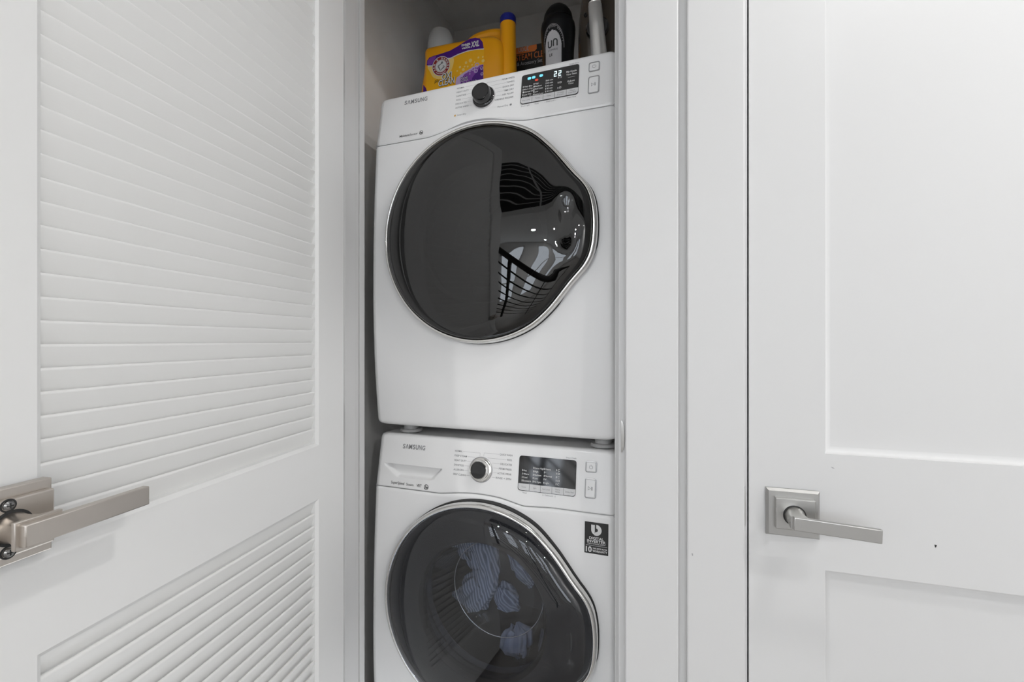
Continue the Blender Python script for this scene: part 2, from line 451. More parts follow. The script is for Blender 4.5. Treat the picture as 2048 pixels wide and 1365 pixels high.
# ================================================================== WASHER AND DRYER
a_m = math.radians(-2.874)
ME_, MN = Vector((math.cos(a_m), math.sin(a_m))), Vector((-math.sin(a_m), math.cos(a_m)))
MO = Vector((-.67077876, .9878208))
def mpx(x, y, wd, base):
    """pixel -> (u, v) on the machine plane at depth wd"""
    d = ray(x, y); d2 = Vector((d[0], d[1]))
    k = (wd + MO.dot(MN)) / d2.dot(MN)
    return ((d2 * k - MO).dot(ME_), d[2] * k + CAMZ - base)

BODY0, BODY1, SEAM, MW, MD = .023, .850, .721, .600, .600
DCU, DCV = .300, .4735                     # door centre
TILT = .18
def seam_v(u, dryer):
    if dryer:
        f = max(0.0, 1 - abs((u - .278) / .135) ** 2); return SEAM + .0195 * f * f
    f = max(0.0, 1 - abs((u - .290) / .105) ** 2); return SEAM + .0095 * f ** 1.3 - (.004 * max(0, 1 - abs((u - .40) / .06)) )
def face_w(v):
    if v >= SEAM: return TILT * (v - SEAM)
    return -.013 + (.013 * ((v - .36) / .361) ** 2 if v > .36 else .022 * ((.36 - v) / .337) ** 2)
def edge_round(d, r):
    if d >= r: return 0.0
    d = max(d, 0.0); return r - math.sqrt(max(0, r * r - (r - d) ** 2))
def surf(nu, nv, lo, hi, wfun, r_lo, r_hi, ru=.016, top=False):
    """panel skin: u across, v from lo(u) to hi(u); edges rounded and turned back"""
    us = sorted(set([ru * (1 - math.cos(PI / 2 * k / 6)) for k in range(7)] + [MW - ru * (1 - math.cos(PI / 2 * k / 6)) for k in range(7)] + [ru + (MW - 2 * ru) * i / nu for i in range(nu + 1)]))
    fs = sorted(set([i / nv for i in range(nv + 1)]))
    pts = []
    for j, f in enumerate(fs):
        row = []
        for u in us:
            l, h = lo(u), hi(u)
            # finer rows near both ends
            g = .5 - .5 * math.cos(PI * f); g = .35 * g + .65 * f
            v = l + (h - l) * g
            uu = u
            if top or r_lo > .01:
                rc = .016
                dv = (hi(MW / 2) - v) if top else (v - lo(MW / 2))
                ins = edge_round(dv, rc)
                uu = ins + u * (MW - 2 * ins) / MW
            wv = wfun(u, v) + edge_round(min(u, MW - u), ru) + edge_round(v - l, r_lo) + edge_round(h - v, r_hi)
            row.append((uu, wv, v))
        pts.append(row)
    return us, pts
def skin(mb, pts, hole=None, back=.035):
    nr, nc = len(pts), len(pts[0])
    V = [[mb.bm.verts.new(p) for p in row] for row in pts]
    for j in range(nr - 1):
        for i in range(nc - 1):
            if hole:
                cx = (pts[j][i][0] + pts[j + 1][i + 1][0]) / 2; cz = (pts[j][i][2] + pts[j + 1][i + 1][2]) / 2
                if math.hypot(cx - hole[0], cz - hole[1]) < hole[2]: continue
            mb.bm.faces.new((V[j][i], V[j][i + 1], V[j + 1][i + 1], V[j + 1][i]))
    border = [V[0][i] for i in range(nc)] + [V[j][-1] for j in range(1, nr)] + [V[-1][i] for i in range(nc - 2, -1, -1)] + [V[j][0] for j in range(nr - 2, 0, -1)]
    B2 = [mb.bm.verts.new((v.co.x, max(v.co.y + .004, back), v.co.z)) for v in border]
    n = len(border)
    for i in range(n):
        mb.bm.faces.new((border[i], B2[i], B2[(i + 1) % n], border[(i + 1) % n]))

def door_r(phi, R=.2465):
    """outline radius of the door: a circle with a grip lobe at the right"""
    p = math.degrees(phi)
    p = (p + 180) % 360 - 180
    K = [(-180, R), (-60, R), (-48, .2440), (-40, .2425), (-33, .2435), (-27, .2480), (-22, .2560), (-17.5, .2630), (-11, .2650), (0, .2640), (9, .2640), (14, .2630), (18, .2595), (23, .2510), (28, .2445), (36, .2415), (46, .2420), (60, R), (180, R)]
    for (a, ra), (b_, rb) in zip(K, K[1:]):
        if a <= p <= b_:
            t = (p - a) / (b_ - a); t = t * t * (3 - 2 * t)
            return ra + (rb - ra) * t
    return R
NPHI = 144
def door_ring(inset, y, k=1.0):
    out = []
    for i in range(NPHI):
        ph = 2 * PI * i / NPHI; r = sum(door_r(ph + d * .03) for d in (-2, -1, 0, 1, 2)) / 5 - inset
        r *= k
        out.append((DCU + r * math.cos(ph), y, DCV + r * math.sin(ph)))
    return out
def panel_M(u, v, off=.0):
    """matrix of a print plane on the tilted control panel at (u, v)"""
    n = Vector((0, -1, TILT)).normalized(); up = Vector((0, TILT, 1)).normalized()
    p = Vector((u, TILT * (v - SEAM), v)) + n * off
    return Matrix(((1, up.x, n.x, p.x), (0, up.y, n.y, p.y), (0, up.z, n.z, p.z), (0, 0, 0, 1)))
def flat_M(u, wv, v):
    return Matrix(((1, 0, 0, u), (0, 0, -1, wv), (0, 1, 0, v), (0, 0, 0, 1)))
def flat_poly(mb, pts, M, holes=None):
    b = bmesh.new(); b.faces.new([b.verts.new((p[0], p[1], 0)) for p in pts]); mb.merge(b, M)
def flat_band(mb, A, B, M, closed=True):
    b = bmesh.new(); va = [b.verts.new((p[0], p[1], 0)) for p in A]; vb = [b.verts.new((p[0], p[1], 0)) for p in B]
    n = len(A)
    for i in range(n if closed else n - 1): b.faces.new((va[i], va[(i + 1) % n], vb[(i + 1) % n], vb[i]))
    mb.merge(b, M)

SEG7 = {'2': 'abged'}
def seven_seg(mb, ch_, x, y, h, M):
    wd, th = h * .52, h * .17
    S = {'a': (0, h - th, wd, h), 'g': (0, h / 2 - th / 2, wd, h / 2 + th / 2), 'd': (0, 0, wd, th), 'b': (wd - th, h / 2, wd, h), 'e': (0, 0, th, h / 2)}
    for k in SEG7[ch_]:
        x0, y0, x1, y1 = S[k]; g = th * .18
        flat_poly(mb, rrect(x + x0 + g, x + x1 - g, y + y0 + g * .2, y + y1 - g * .2, th * .35, 3), M)

def machine(dryer, zbase):
    nm = 'tumble_dryer' if dryer else 'washing_machine'
    m = thing(nm, 'white front-loading dryer with a lit display, stacked on the washer' if dryer else 'white front-loading washer with laundry behind its glass door, under the dryer',
              'dryer' if dryer else 'washing machine', (MO.x, MO.y, zbase), a_m)
    # cabinet shell, open at the front
    cb = MB()
    z0, z1 = BODY0 + .002, BODY1 - .004
    cb.box(.003, .0045, .034, MD, z0, z1); cb.box(MW - .0045, MW - .003, .034, MD, z0, z1)
    cb.box(.003, MW - .003, MD - .0015, MD, z0, z1); cb.box(.003, MW - .003, .034, MD, z0, z0 + .0015); cb.box(.003, MW - .003, .034, MD, z1 - .0015, z1)
    cb.build('cabinet', 'enamel', m, smooth=False)
    # front panel
    g = .0011
    us, pts = surf(96, 110, lambda u: BODY0, lambda u: seam_v(u, dryer) - g, lambda u, v: face_w(min(v, SEAM - 1e-6)) if v < SEAM else TILT * (v - SEAM) * .2, .012, .0022)
    fp = MB(); skin(fp, pts, (DCU, DCV, .230))
    front = fp.build('front_panel', 'enamel', m, True, 50)
    # control panel (washer: with the drawer scoop)
    def pw(u, v):
        wv = TILT * (v - SEAM)
        if not dryer:
            vt, vb = .7765, .7475
            if vb - .001 < v < vt + .0015:
                f = (vt - v) / (vt - vb); f = min(max(f, 0), 1)
                ul = .022 + (.064 - .022) * f; ur = .190 + (.164 - .190) * f
                if ul - .012 < u < ur + .012:
                    s_ = min(1, max(0, (u - ul) / .010)) * min(1, max(0, (ur - u) / .010))
                    s_ = s_ * s_ * (3 - 2 * s_)
                    tp = min(1, max(0, (vt - v) / .0016)); bt = min(1, max(0, (v - vb) / .0030))
                    wv += s_ * tp * bt * (.0075 + .0105 * (1 - f))
        return wv
    us, pts = surf(230 if not dryer else 96, 90 if not dryer else 24, lambda u: seam_v(u, dryer) + g, lambda u: BODY1, pw, .0022, .007, top=True)
    cp = MB(); skin(cp, pts)
    panel = cp.build('control_panel', 'enamel_panel', m, True, 50)
    # dark gap behind the seam
    sb = MB()
    A = [(u, face_w(SEAM) + .004, seam_v(u, dryer) + .004) for u in [.004 + .592 * i / 80 for i in range(81)]]
    B = [(p[0], p[1], p[2] - .008) for p in A]
    A2 = [(p[0], p[1] + .003, p[2]) for p in A]; B2 = [(p[0], p[1] + .003, p[2]) for p in B]
    sb.loft([A, B, B2, A2, A], cap=False, close=False)
    sb.build('seam', 'frame_grey', panel, smooth=False)
    # feet
    for fu in (.068, .562) if dryer else (.068, .562):
        for fw in (.065, .53):
            MB().lathe([(.0260, 0), (.0285, .001), (.0285, .0050), (.0265, .0075), (.0185, .0080), (.0185, .0235)], 32, Matrix.Translation((fu, fw, 0))).build('foot', 'grey_plastic', m)
    # drum and gasket
    MD_ = Matrix.Translation((DCU, 0, DCV)) @ Matrix.Rotation(-PI / 2, 4, 'X')   # lathe height -> +w
    MB().lathe([(.172, .040), (.235, .060), (.240, .075), (.240, .43), (.10, .45), (.001, .46)], 64, MD_, cap=False).build('drum', 'drum_steel', m)
    MB().lathe([(.232, .0015), (.232, .012), (.200, .030), (.165, .050), (.172, .060), (.190, .040), (.22, .0015), (.232, .0015)], 64, MD_, cap=False).build('door_gasket', 'gasket', m)
    # door: dark seat ring, chrome rim, outer glass dome, inner black frame, bowl
    dk = MB(); dk.loft([door_ring(-.0012, .004), door_ring(-.0012, -.0125), door_ring(.006, -.0135), door_ring(.012, .004)], cap=False)
    door = dk.build('door', 'gap', m)
    rm = MB()
    prof = [(.0035, -.010), (.0008, -.013), (0, -.018), (0, -.025), (.0012, -.0305), (.0035, -.0338), (.0065, -.0348), (.0088, -.0338), (.0095, -.030), (.0095, -.012)]
    rm.loft([door_ring(i, y) for i, y in prof], cap=False)
    rm.build('door_rim', 'chrome', door, True, 60)
    def dome(k, ph):
        """outer glass: depth at relative radius k"""
        d = .0215 * (1 - k ** 9) ** .55 + .0135 * (1 - k * k)
        r = door_r(ph) - .0095
        x, z_ = k * r * math.cos(ph), k * r * math.sin(ph)
        d -= .0085 * math.exp(-((x - .205) / .014) ** 2 - (z_ / .052) ** 4)
        return -.0315 - d
    ks = [1, .996, .99, .98, .968, .955, .94, .92, .895, .87, .84, .80, .76, .72, .66, .60, .52, .44, .36, .28, .20, .12, .06]
    def dome_rings(off, sh=0):
        R = []
        for k in ks:
            ring = []
            for i in range(NPHI):
                ph = 2 * PI * i / NPHI; r = (sum(door_r(ph + d * .03) for d in (-2, -1, 0, 1, 2)) / 5 - .0095 - sh) * k
                ring.append((DCU + r * math.cos(ph), dome(k, ph) + off, DCV + r * math.sin(ph)))
            R.append(ring)
        return R
    gm = MB(); ro, ri = dome_rings(0), dome_rings(.0035, .0005)
    gm.loft(ro[::-1] + ri, cap=False)
    c0 = gm.bm.verts.new((DCU, dome(0, 0), DCV)); c1 = gm.bm.verts.new((DCU, dome(0, 0) + .0035, DCV))
    gm.bm.verts.ensure_lookup_table()
    first = list(gm.bm.verts)[:NPHI]; last = list(gm.bm.verts)[NPHI * (2 * len(ks) - 1):NPHI * 2 * len(ks)]
    for i in range(NPHI):
        gm.bm.faces.new((first[i], first[(i + 1) % NPHI], c0)); gm.bm.faces.new((last[(i + 1) % NPHI], last[i], c1))
    gm.build('door_glass', 'dryer_glass' if dryer else 'washer_glass', door, True, 80)
    fr = MB()
    ring_o = door_ring(.012, -.022)
    def circ(r, y): return [(DCU + r * math.cos(2 * PI * i / NPHI), y, DCV + r * math.sin(2 * PI * i / NPHI)) for i in range(NPHI)]
    fr.loft([ring_o, circ(.175, -.026), circ(.158, -.022), circ(.152, -.012), circ(.152, .000), door_ring(.012, .000), ring_o], cap=False)
    fr.build('inner_frame', 'inner_black', door, True, 40)
    bl = MB()
    pr = [(.1515, -.012), (.146, .006), (.132, .055), (.118, .085), (.095, .100), (.05, .106), (.0005, .107)]
    pr2 = [(r - .003 if r > .01 else r, h - .003) for r, h in pr[::-1]]
    bl.lathe(pr + pr2, 72, MD_, cap=False)
    bl.build('door_bowl', 'bowl_glass', door, True, 80)
    tr_ = MB(); tr_.lathe([(.1180 + .0013 * math.cos(a), .0860 + .0013 * math.sin(a)) for a in [2 * PI * k / 8 for k in range(9)]], 72, MD_, cap=False)
    tr_.build('bowl_edge_highlight', 'chrome', door, True, 80)  # chrome ring added as the highlight along the glass bowl's edge
    # ---- dial
    ku, kv = (.2954, .797) if dryer else (.2888, .785)
    KM = panel_M(ku, kv)
    if dryer:
        MB().lathe([(.0290, -.001), (.0290, .0012), (.0275, .0016)], 56, KM).build('dial_ring', 'key_plastic', panel)
        MB().lathe([(.0268, 0), (.0268, .004), (.0255, .0055), (.0222, .0065), (.0215, .0215), (.0205, .0232), (.0195, .0234), (.0188, .0224), (.0010, .0224)], 56, KM).build('dial', 'black_gloss', panel, True, 40)
    else:
        MB().lathe([(.0290, -.001), (.0290, .0014), (.0282, .0022), (.0270, .0024)], 56, KM).build('dial_ring', 'frame_grey', panel)
        MB().lathe([(.0272, 0), (.0272, .0030), (.0260, .0042), (.0225, .0046), (.0222, .0150), (.0214, .0172), (.0200, .0180), (.0190, .0172)], 56, KM, cap=False).build('dial', 'chrome', panel, True, 40)
        MB().lathe([(.0191, .010), (.0191, .0172), (.0150, .0176), (.0005, .0178)], 56, KM).build('dial_cap', 'black_gloss', panel, True, 40)
    # ---- display
    du = (.387, .5175) if dryer else (.3815, .5117)
    dv = (.7600, .8315) if dryer else (.7502, .8245)
    DM = panel_M(0, 0)
    def PM(off): return Matrix.Translation(Vector((0, -1, TILT)).normalized() * off) @ Matrix(((1, 0, 0, 0), (0, TILT, -1, -TILT * SEAM), (0, 1, TILT, 0), (0, 0, 0, 1)))
    dp = MB()
    outl = rrect(du[0], du[1], dv[0], dv[1], .0055)
    b_ = bmesh.new(); A = [b_.verts.new((p[0], p[1], 0)) for p in outl]; B = [b_.verts.new((p[0], p[1], .0014)) for p in outl]
    b_.faces.new(B)
    for i in range(len(A)): b_.faces.new((A[i], A[(i + 1) % len(A)], B[(i + 1) % len(A)], B[i]))
    dp.merge(b_, PM(0)); disp = dp.build('display', 'black_gloss', panel, False)
    kw = (du[1] - du[0] - .0008) / 5; kt = dv[0] + .0152
    lab = ['Dry Level', 'Temp', 'Time', 'Wrinkle\nPrevent', 'Mixed\nLoad Bell'] if dryer else ['Temp', 'Spin', 'Soil Level', 'Extra\nRinse', 'Delay End']
    kp = MB(); pr_ = MB()
    for i in range(5):
        x0 = du[0] + .0007 + kw * i; r_ = .0045
        pts_ = rrect(x0 + .0003, x0 + kw - .0003, dv[0] + .0011, kt, .0004, 2)
        if i == 0: pts_ = [(x0 + .0003, kt), (x0 + .0003, dv[0] + .006), (x0 + .002, dv[0] + .0025), (x0 + .006, dv[0] + .0011), (x0 + kw - .0003, dv[0] + .0011), (x0 + kw - .0003, kt)]
        if i == 4: pts_ = [(x0 + .0003, kt), (x0 + .0003, dv[0] + .0011), (x0 + kw - .006, dv[0] + .0011), (x0 + kw - .002, dv[0] + .0025), (x0 + kw - .0003, dv[0] + .006), (x0 + kw - .0003, kt)]
        k_ = MB(); flat_poly(k_, pts_, PM(.0017)); k_.build('display_key', 'key_plastic', panel, False)
        ls = lab[i].split('\n')
        for j, t in enumerate(ls):
            cy = dv[0] + .0068 + (.0024 if len(ls) == 2 and j == 0 else 0) - (.0022 if len(ls) == 2 and j == 1 else 0)
            tm = text_me(t, height=.0031, align='CENTER'); pr_.mesh(tm, PM(.0019) @ Matrix.Translation((x0 + kw / 2, cy, 0)))
    pr_.build('key_lettering', 'grey_print', panel, False)
    # printing inside the display
    wp = MB()
    def ptxt(mb, t, u, v, h, align='LEFT', off=.0017, **kw_): mb.mesh(text_me(t, height=h, align=align, **kw_), PM(off) @ Matrix.Translation((u, v, 0)))
    def pbox(mb, u0, u1, v0, v1, off=.0017): flat_poly(mb, [(u0, v0), (u1, v0), (u1, v1), (u0, v1)], PM(off))
    if dryer:
        cols = [(.3935, ['Very Dry', 'More Dry', 'Normal Dry', 'Less Dry', 'Damp Dry'], .7995), (.4185, ['High', 'Medium', 'Med Low', 'Low', 'Extra Low'], .8020), (.4465, ['60 min', '50 min', '40 min', '30 min', '20 min'], .8040)]
        for cu_, names, top in cols:
            for i, t in enumerate(names):
                v_ = top - i * .0066 + .0003
                pbox(wp, cu_ - .0026, cu_ - .0013, v_, v_ + .0042)
                ptxt(wp, t, cu_, v_ + .0003, .0036, bold=.012)
        pbox(wp, .3912, .3934, .7995 - 2 * .0066, .7995 - 2 * .0066 + .0045); pbox(wp, .4158, .4182, .8020 - .0066, .8020 - .0066 + .0042)
        for i in range(3):
            v_ = .806 - i * .0125
            pbox(wp, .4715, .4730, v_, v_ + .0040); flat_band(wp, *[rrect(.4750 + e, .4795 - e, v_ + e, v_ + .0042 - e, .0008, 2) for e in (0, .0007)], PM(.0017))
        ptxt(wp, 'My Cycle', .5010, .8150, .0044, 'CENTER', bold=.02); ptxt(wp, 'Your best', .5010, .8085, .0040, 'CENTER', bold=.015)
        pbox(wp, .4935, .5090, .8030, .8035)
        ptxt(wp, 'Adjust', .5005, .7920, .0044, 'CENTER', bold=.015); ptxt(wp, 'Time', .5005, .7862, .0040, 'CENTER', bold=.015)
        lw = MB(); seven_seg(lw, '2', .4615, .8115, .0135, PM(.0018)); seven_seg(lw, '2', .4715, .8115, .0135, PM(.0018)); lw.build('display_digits', 'lcd_white', panel, False)
        lc = MB()
        for x0, y0 in ((.4010, .8175), (.4110, .8180), (.4285, .8185)):
            pts_ = rrect(x0, x0 + .0080, y0, y0 + .0062, .0022, 3)
            flat_poly(lc, pts_, PM(.0018))
        lc.build('display_icons', 'lcd_cyan', panel, False)
        lr = MB(); flat_poly(lr, rrect(.4185, .4262, .8105, .8158, .0024, 3), PM(.0018)); lr.build('display_warning', 'lcd_red', panel, False)
    else:
        cols = [(.4180, ['Extra High', 'High', 'Medium', 'Low', 'No Spin'], .7985), (.4430, ['Heavy', '^', 'Normal', 'v', 'Light'], .7985), (.3925, ['', 'Hot', 'Warm', 'Cool', 'Ecowarm'], .7985)]
        for cu_, names, top in cols:
            for i, t in enumerate(names):
                if not t: continue
                v_ = top - i * .0072
                pbox(wp, cu_ - .0026, cu_ - .0013, v_, v_ + .0042)
                ptxt(wp, t, cu_, v_ + .0003, .0036, bold=.012)
        for i in range(5):
            v_ = .7985 - i * .0072
            pbox(wp, .4680, .4693, v_, v_ + .0040)
            if i % 2 == 0: flat_band(wp, *arc_ribbon(.4738, v_ + .002, .0017, .0024, .4, 5.6, 14), PM(.0017), closed=False)
            else: flat_band(wp, *[rrect(.4715 + e, .4760 - e, v_ + e, v_ + .0040 - e, .0008, 2) for e in (0, .0007)], PM(.0017))
    wp.build('display_lettering', 'white_print', panel, False)
    # small print around the display and the two buttons
    def small(t, u_, v_):
        gp = MB(); ptxt(gp, t, u_, v_, .0030, 'CENTER', .0003); gp.build('small_lettering', 'grey_print', panel, False)
    small( 'Smart Check' if not dryer else 'Smart Care', du[1] - .0120, dv[1] + .0028)
    for t, uu in ((('Drum Light', .008), ('Hold', .034), ('-- Child Lock --', .065), ('Smart Care', .112)) if dryer else (('*Hold', .012), ('(-- Child Lock --)', .068))):
        small(t, du[0] + uu + .004, dv[0] - .0055)
    bu = (.5380, .5620) if dryer else (.5312, .5556)
    for kind_, v0, v1 in (('power_button', .8065 if dryer else .8025, .8285 if dryer else .8258), ('start_button', .7550 if dryer else .7505, .7950 if dryer else .7908)):
        k_ = MB(); o_, i_ = rrect(bu[0], bu[1], v0, v1, .0042), rrect(bu[0] + .0016, bu[1] - .0016, v0 + .0016, v1 - .0016, .003)
        def lay(pts, h): return [tuple(PM(h) @ Vector((p[0], p[1], 0))) for p in pts]
        k_.loft([lay(o_, 0), lay(o_, .0014), lay(i_, .0016), lay(i_, .0004)], cap=False)
        fr_ = k_.build(kind_ + '_frame', 'frame_grey', panel, True, 30)
        o2 = rrect(bu[0] + .0022, bu[1] - .0022, v0 + .0022, v1 - .0022, .0026); o3 = rrect(bu[0] + .0032, bu[1] - .0032, v0 + .0032, v1 - .0032, .002)
        k2 = MB(); k2.loft([lay(o2, 0), lay(o2, .0014), lay(o3, .0020)], cap=False); flat_poly(k2, o3, PM(.0020))
        k2.build(kind_, 'enamel_panel', panel, True, 30)
        ic = MB(); cu_, cv_ = (bu[0] + bu[1]) / 2, (v0 + v1) / 2
        if kind_ == 'power_button':
            flat_band(ic, *arc_ribbon(cu_, cv_ - .0004, .0033, .0040, PI / 2 + .5, PI / 2 + 2 * PI - .5, 24), PM(.0022), closed=False)
            pbox(ic, cu_ - .00035, cu_ + .00035, cv_ + .0004, cv_ + .0046, .0022)
        else:
            T1 = [(cu_ - .0050, cv_ - .0042), (cu_ - .0050, cv_ + .0042), (cu_ + .0008, cv_)]
            T0 = [(cu_ - .0043, cv_ - .0030), (cu_ - .0043, cv_ + .0030), (cu_ - .0003, cv_)]
            flat_band(ic, T1, T0, PM(.0022))
            for e in (.0016, .0036): pbox(ic, cu_ + e, cu_ + e + .0010, cv_ - .0036, cv_ + .0036, .0022)
        ic.build(kind_ + '_symbol', 'grey_print', panel, False)
    # ---- brand and cycle lettering
    lg = MB()
    lx, lv, lwid = (.0779, .8205, .0665) if dryer else (.0738, .8160, .0650)
    x = lx
    W7 = [.85, .95, 1.1, .85, .95, .95, 1.0]; tot = sum(W7)
    for chh, wv in zip(['S', '\u039b', 'M', 'S', 'U', 'N', 'G'], W7):
        cwid = lwid * wv / tot
        if chh == '\u039b':
            hh = .0108; st = .0020
            flat_poly(lg, [(x, lv), (x + cwid * .33, lv + hh), (x + cwid * .55, lv + hh), (x + cwid * .88, lv), (x + cwid * .66, lv), (x + cwid * .44, lv + hh * .74), (x + cwid * .22, lv)], PM(.0004))
        else:
            lg.mesh(text_me(chh, width=cwid * .84, height=.0108, bold=.03), PM(.0004) @ Matrix.Translation((x, lv, 0)))
        x += cwid
    lg.build('brand_lettering', 'logo_grey', panel, False)
    cy = MB(); dk_ = 'grey_print'
    def line(a, b_, th=.00035):
        dx, dy = b_[0] - a[0], b_[1] - a[1]; L = math.hypot(dx, dy) or 1; nx, ny = -dy / L * th / 2, dx / L * th / 2
        flat_poly(cy, [(a[0] + nx, a[1] + ny), (b_[0] + nx, b_[1] + ny), (b_[0] - nx, b_[1] - ny), (a[0] - nx, a[1] - ny)], PM(.0003))
    if dryer:
        Ls = ['NORMAL', 'HEAVY DUTY', 'SANITIZE', 'WOOL', 'DELICATES', 'ACTIVE WEAR']; Rs = ['PERM PRESS', 'TOWELS', 'QUICK DRY', 'TIME DRY', 'AIR FLUFF', 'WRINKLE RELEASE']
        l0, lstep, r0, rstep = .8330, .0102, .8315, .0098
    else:
        Ls = ['NORMAL', 'DEEP STEAM', 'HEAVY DUTY', 'SANITIZE', 'ALLERGEN', 'SELF CLEAN']; Rs = ['QUICK WASH', 'WOOL', 'DELICATES', 'PERM PRESS', 'ACTIVE WEAR', 'RINSE + SPIN']
        l0, lstep, r0, rstep = .8195, .0105, .8205, .0103
    uL, uR = (.2225, .3685) if dryer else (.2185, .3640)
    for i, t in enumerate(Ls):
        v_ = l0 - i * lstep; wd = .0031 * len(t) + .001
        cy.mesh(text_me(t, width=wd, height=.0040, bold=.008), PM(.0003) @ Matrix.Translation((uL, v_, 0)))
        xe = ku - math.sqrt(max(0, .0305 ** 2 - min(.0304, abs(v_ + .002 - kv)) ** 2))
        if abs(v_ + .002 - kv) > .0285: line((uL + wd + .0015, v_ + .002), (ku - .005, v_ + .002)); line((ku - .005, v_ + .002), (ku - .005, kv + .0300))
        elif xe - .001 > uL + wd + .0015: line((uL + wd + .0015, v_ + .002), (xe - .001, v_ + .002))
    for i, t in enumerate(Rs):
        v_ = r0 - i * rstep; wd = .0030 * len(t) + .001
        cy.mesh(text_me(t, width=wd, height=.0040, bold=.008, align='RIGHT'), PM(.0003) @ Matrix.Translation((uR, v_, 0)))
        xe = ku + math.sqrt(max(0, .0305 ** 2 - min(.0304, abs(v_ + .002 - kv)) ** 2))
        if abs(v_ + .002 - kv) > .0285: line((uR - wd - .0015, v_ + .002), (ku + .005, v_ + .002)); line((ku + .005, v_ + .002), (ku + .005, kv + .0300))
        elif xe + .001 < uR - wd - .0015: line((xe + .001, v_ + .002), (uR - wd - .0015, v_ + .002))
    if dryer:
        cy.mesh(text_me('Manual Dry', height=.0038), PM(.0003) @ Matrix.Translation((.3315, .7640, 0)))
        flat_poly(cy, rrect(.3610, .3660, .7635, .7680, .0012, 3), PM(.0003))
        cy.mesh(text_me('Smart Dry', height=.0038), PM(.0003) @ Matrix.Translation((.2295, .7625, 0)))
        am = MB(); flat_poly(am, rrect(.2215, .2260, .7620, .7668, .0010, 2), PM(.0003)); am.build('sensor_mark', 'amber', panel, False)
    cy.build('cycle_lettering', dk_, panel, False)
    # feature names along the seam
    fl = MB()
    def badge(uu, vv, r):
        flat_band(fl, ngon(uu, vv, r, 24), ngon(uu, vv, r * .78, 24), PM(.0003))
        fl.mesh(text_me('he', width=r * 1.25, height=r * 1.1, bold=.03, shear=.2), PM(.0003) @ Matrix.Translation((uu - r * .62, vv - r * .5, 0)))
    if dryer:
        fl.mesh(text_me('Moisture', width=.0285, height=.0056, bold=.018), PM(.0003) @ Matrix.Translation((.0742, .7335, 0)))
        fl.mesh(text_me('Sensor', width=.0220, height=.0056), PM(.0003) @ Matrix.Translation((.1035, .7335, 0)))
        badge(.1350, .7365, .0052)
    else:
        fl.mesh(text_me('SuperSpeed', width=.0375, height=.0062, bold=.01), PM(.0003) @ Matrix.Translation((.0500, .7305, 0)))
        fl.mesh(text_me('Steam', width=.0205, height=.0060), PM(.0003) @ Matrix.Translation((.0935, .7300, 0)))
        fl.mesh(text_me('VRT', width=.0140, height=.0062, bold=.02), PM(.0003) @ Matrix.Translation((.1225, .7300, 0)))
        badge(.1495, .7318, .0062)
    fl.build('feature_lettering', 'black_print', panel, False)
    if not dryer:
        # drawer outline crease
        dl = MB()
        # sticker
        st = MB(); su0, su1, sv0, sv1 = .5332, .5825, .6400, .7040
        sw = face_w(.67) - .0006
        def SM(off): 
            w0, w1 = face_w(sv0), face_w(sv1); sl = (w1 - w0) / (sv1 - sv0)
            return Matrix(((1, 0, 0, 0), (0, sl, -1, w0 - sl * sv0 - .0006 - off), (0, 1, 0, 0), (0, 0, 0, 1)))
        flat_poly(st, [(su0, sv0), (su1, sv0), (su1, sv1), (su0, sv1)], SM(0))
        sto = st.build('energy_sticker', 'black_print', front, False)
        wt = MB(); cxs = (su0 + su1) / 2
        # the round emblem: a stem at the left and a bowl at the right
        ey = sv1 - .0155; er = .0108
        stem = [(cxs - .0110, sv1 - .0050), (cxs - .0035, sv1 - .0050), (cxs - .0035, sv1 - .0215), (cxs - .0015, sv1 - .0262), (cxs - .0050, sv1 - .0250), (cxs - .0085, sv1 - .0225), (cxs - .0105, sv1 - .0185), (cxs - .0110, sv1 - .015)]
        flat_poly(wt, stem, SM(.0002))
        flat_band(wt, *arc_ribbon(cxs - .0005, ey, .0036, .0112, -PI * .62, PI * .5, 28), SM(.0002), closed=False)
        def stx(t, v, wd, h, x=None, al='CENTER', bold=.02): wt.mesh(text_me(t, width=wd, height=h, bold=bold, align=al), SM(.0002) @ Matrix.Translation((x if x is not None else cxs, v, 0)))
        stx('DIGITAL', sv0 + .0292, .0300, .0052); stx('INVERTER', sv0 + .0226, .0385, .0056); stx('TECHNOLOGY', sv0 + .0192, .0385, .0020)
        flat_poly(wt, [(su0 + .0030, sv0 + .0168), (su1 - .0022, sv0 + .0168), (su1 - .0022, sv0 + .0162), (su0 + .0030, sv0 + .0162)], SM(.0002))
        stx('10', sv0 + .0032, .0125, .0110, su0 + .0028, 'LEFT', .03); stx('YEAR LIMITED MOTOR', sv0 + .0098, .0300, .0030, su0 + .0170, 'LEFT'); stx('WARRANTY', sv0 + .0038, .0300, .0044, su0 + .0170, 'LEFT')
        wt.build('sticker_lettering', 'white_print', front, False)
    return m

washer = machine(False, ZB)
dryer = machine(True, ZB + .85)

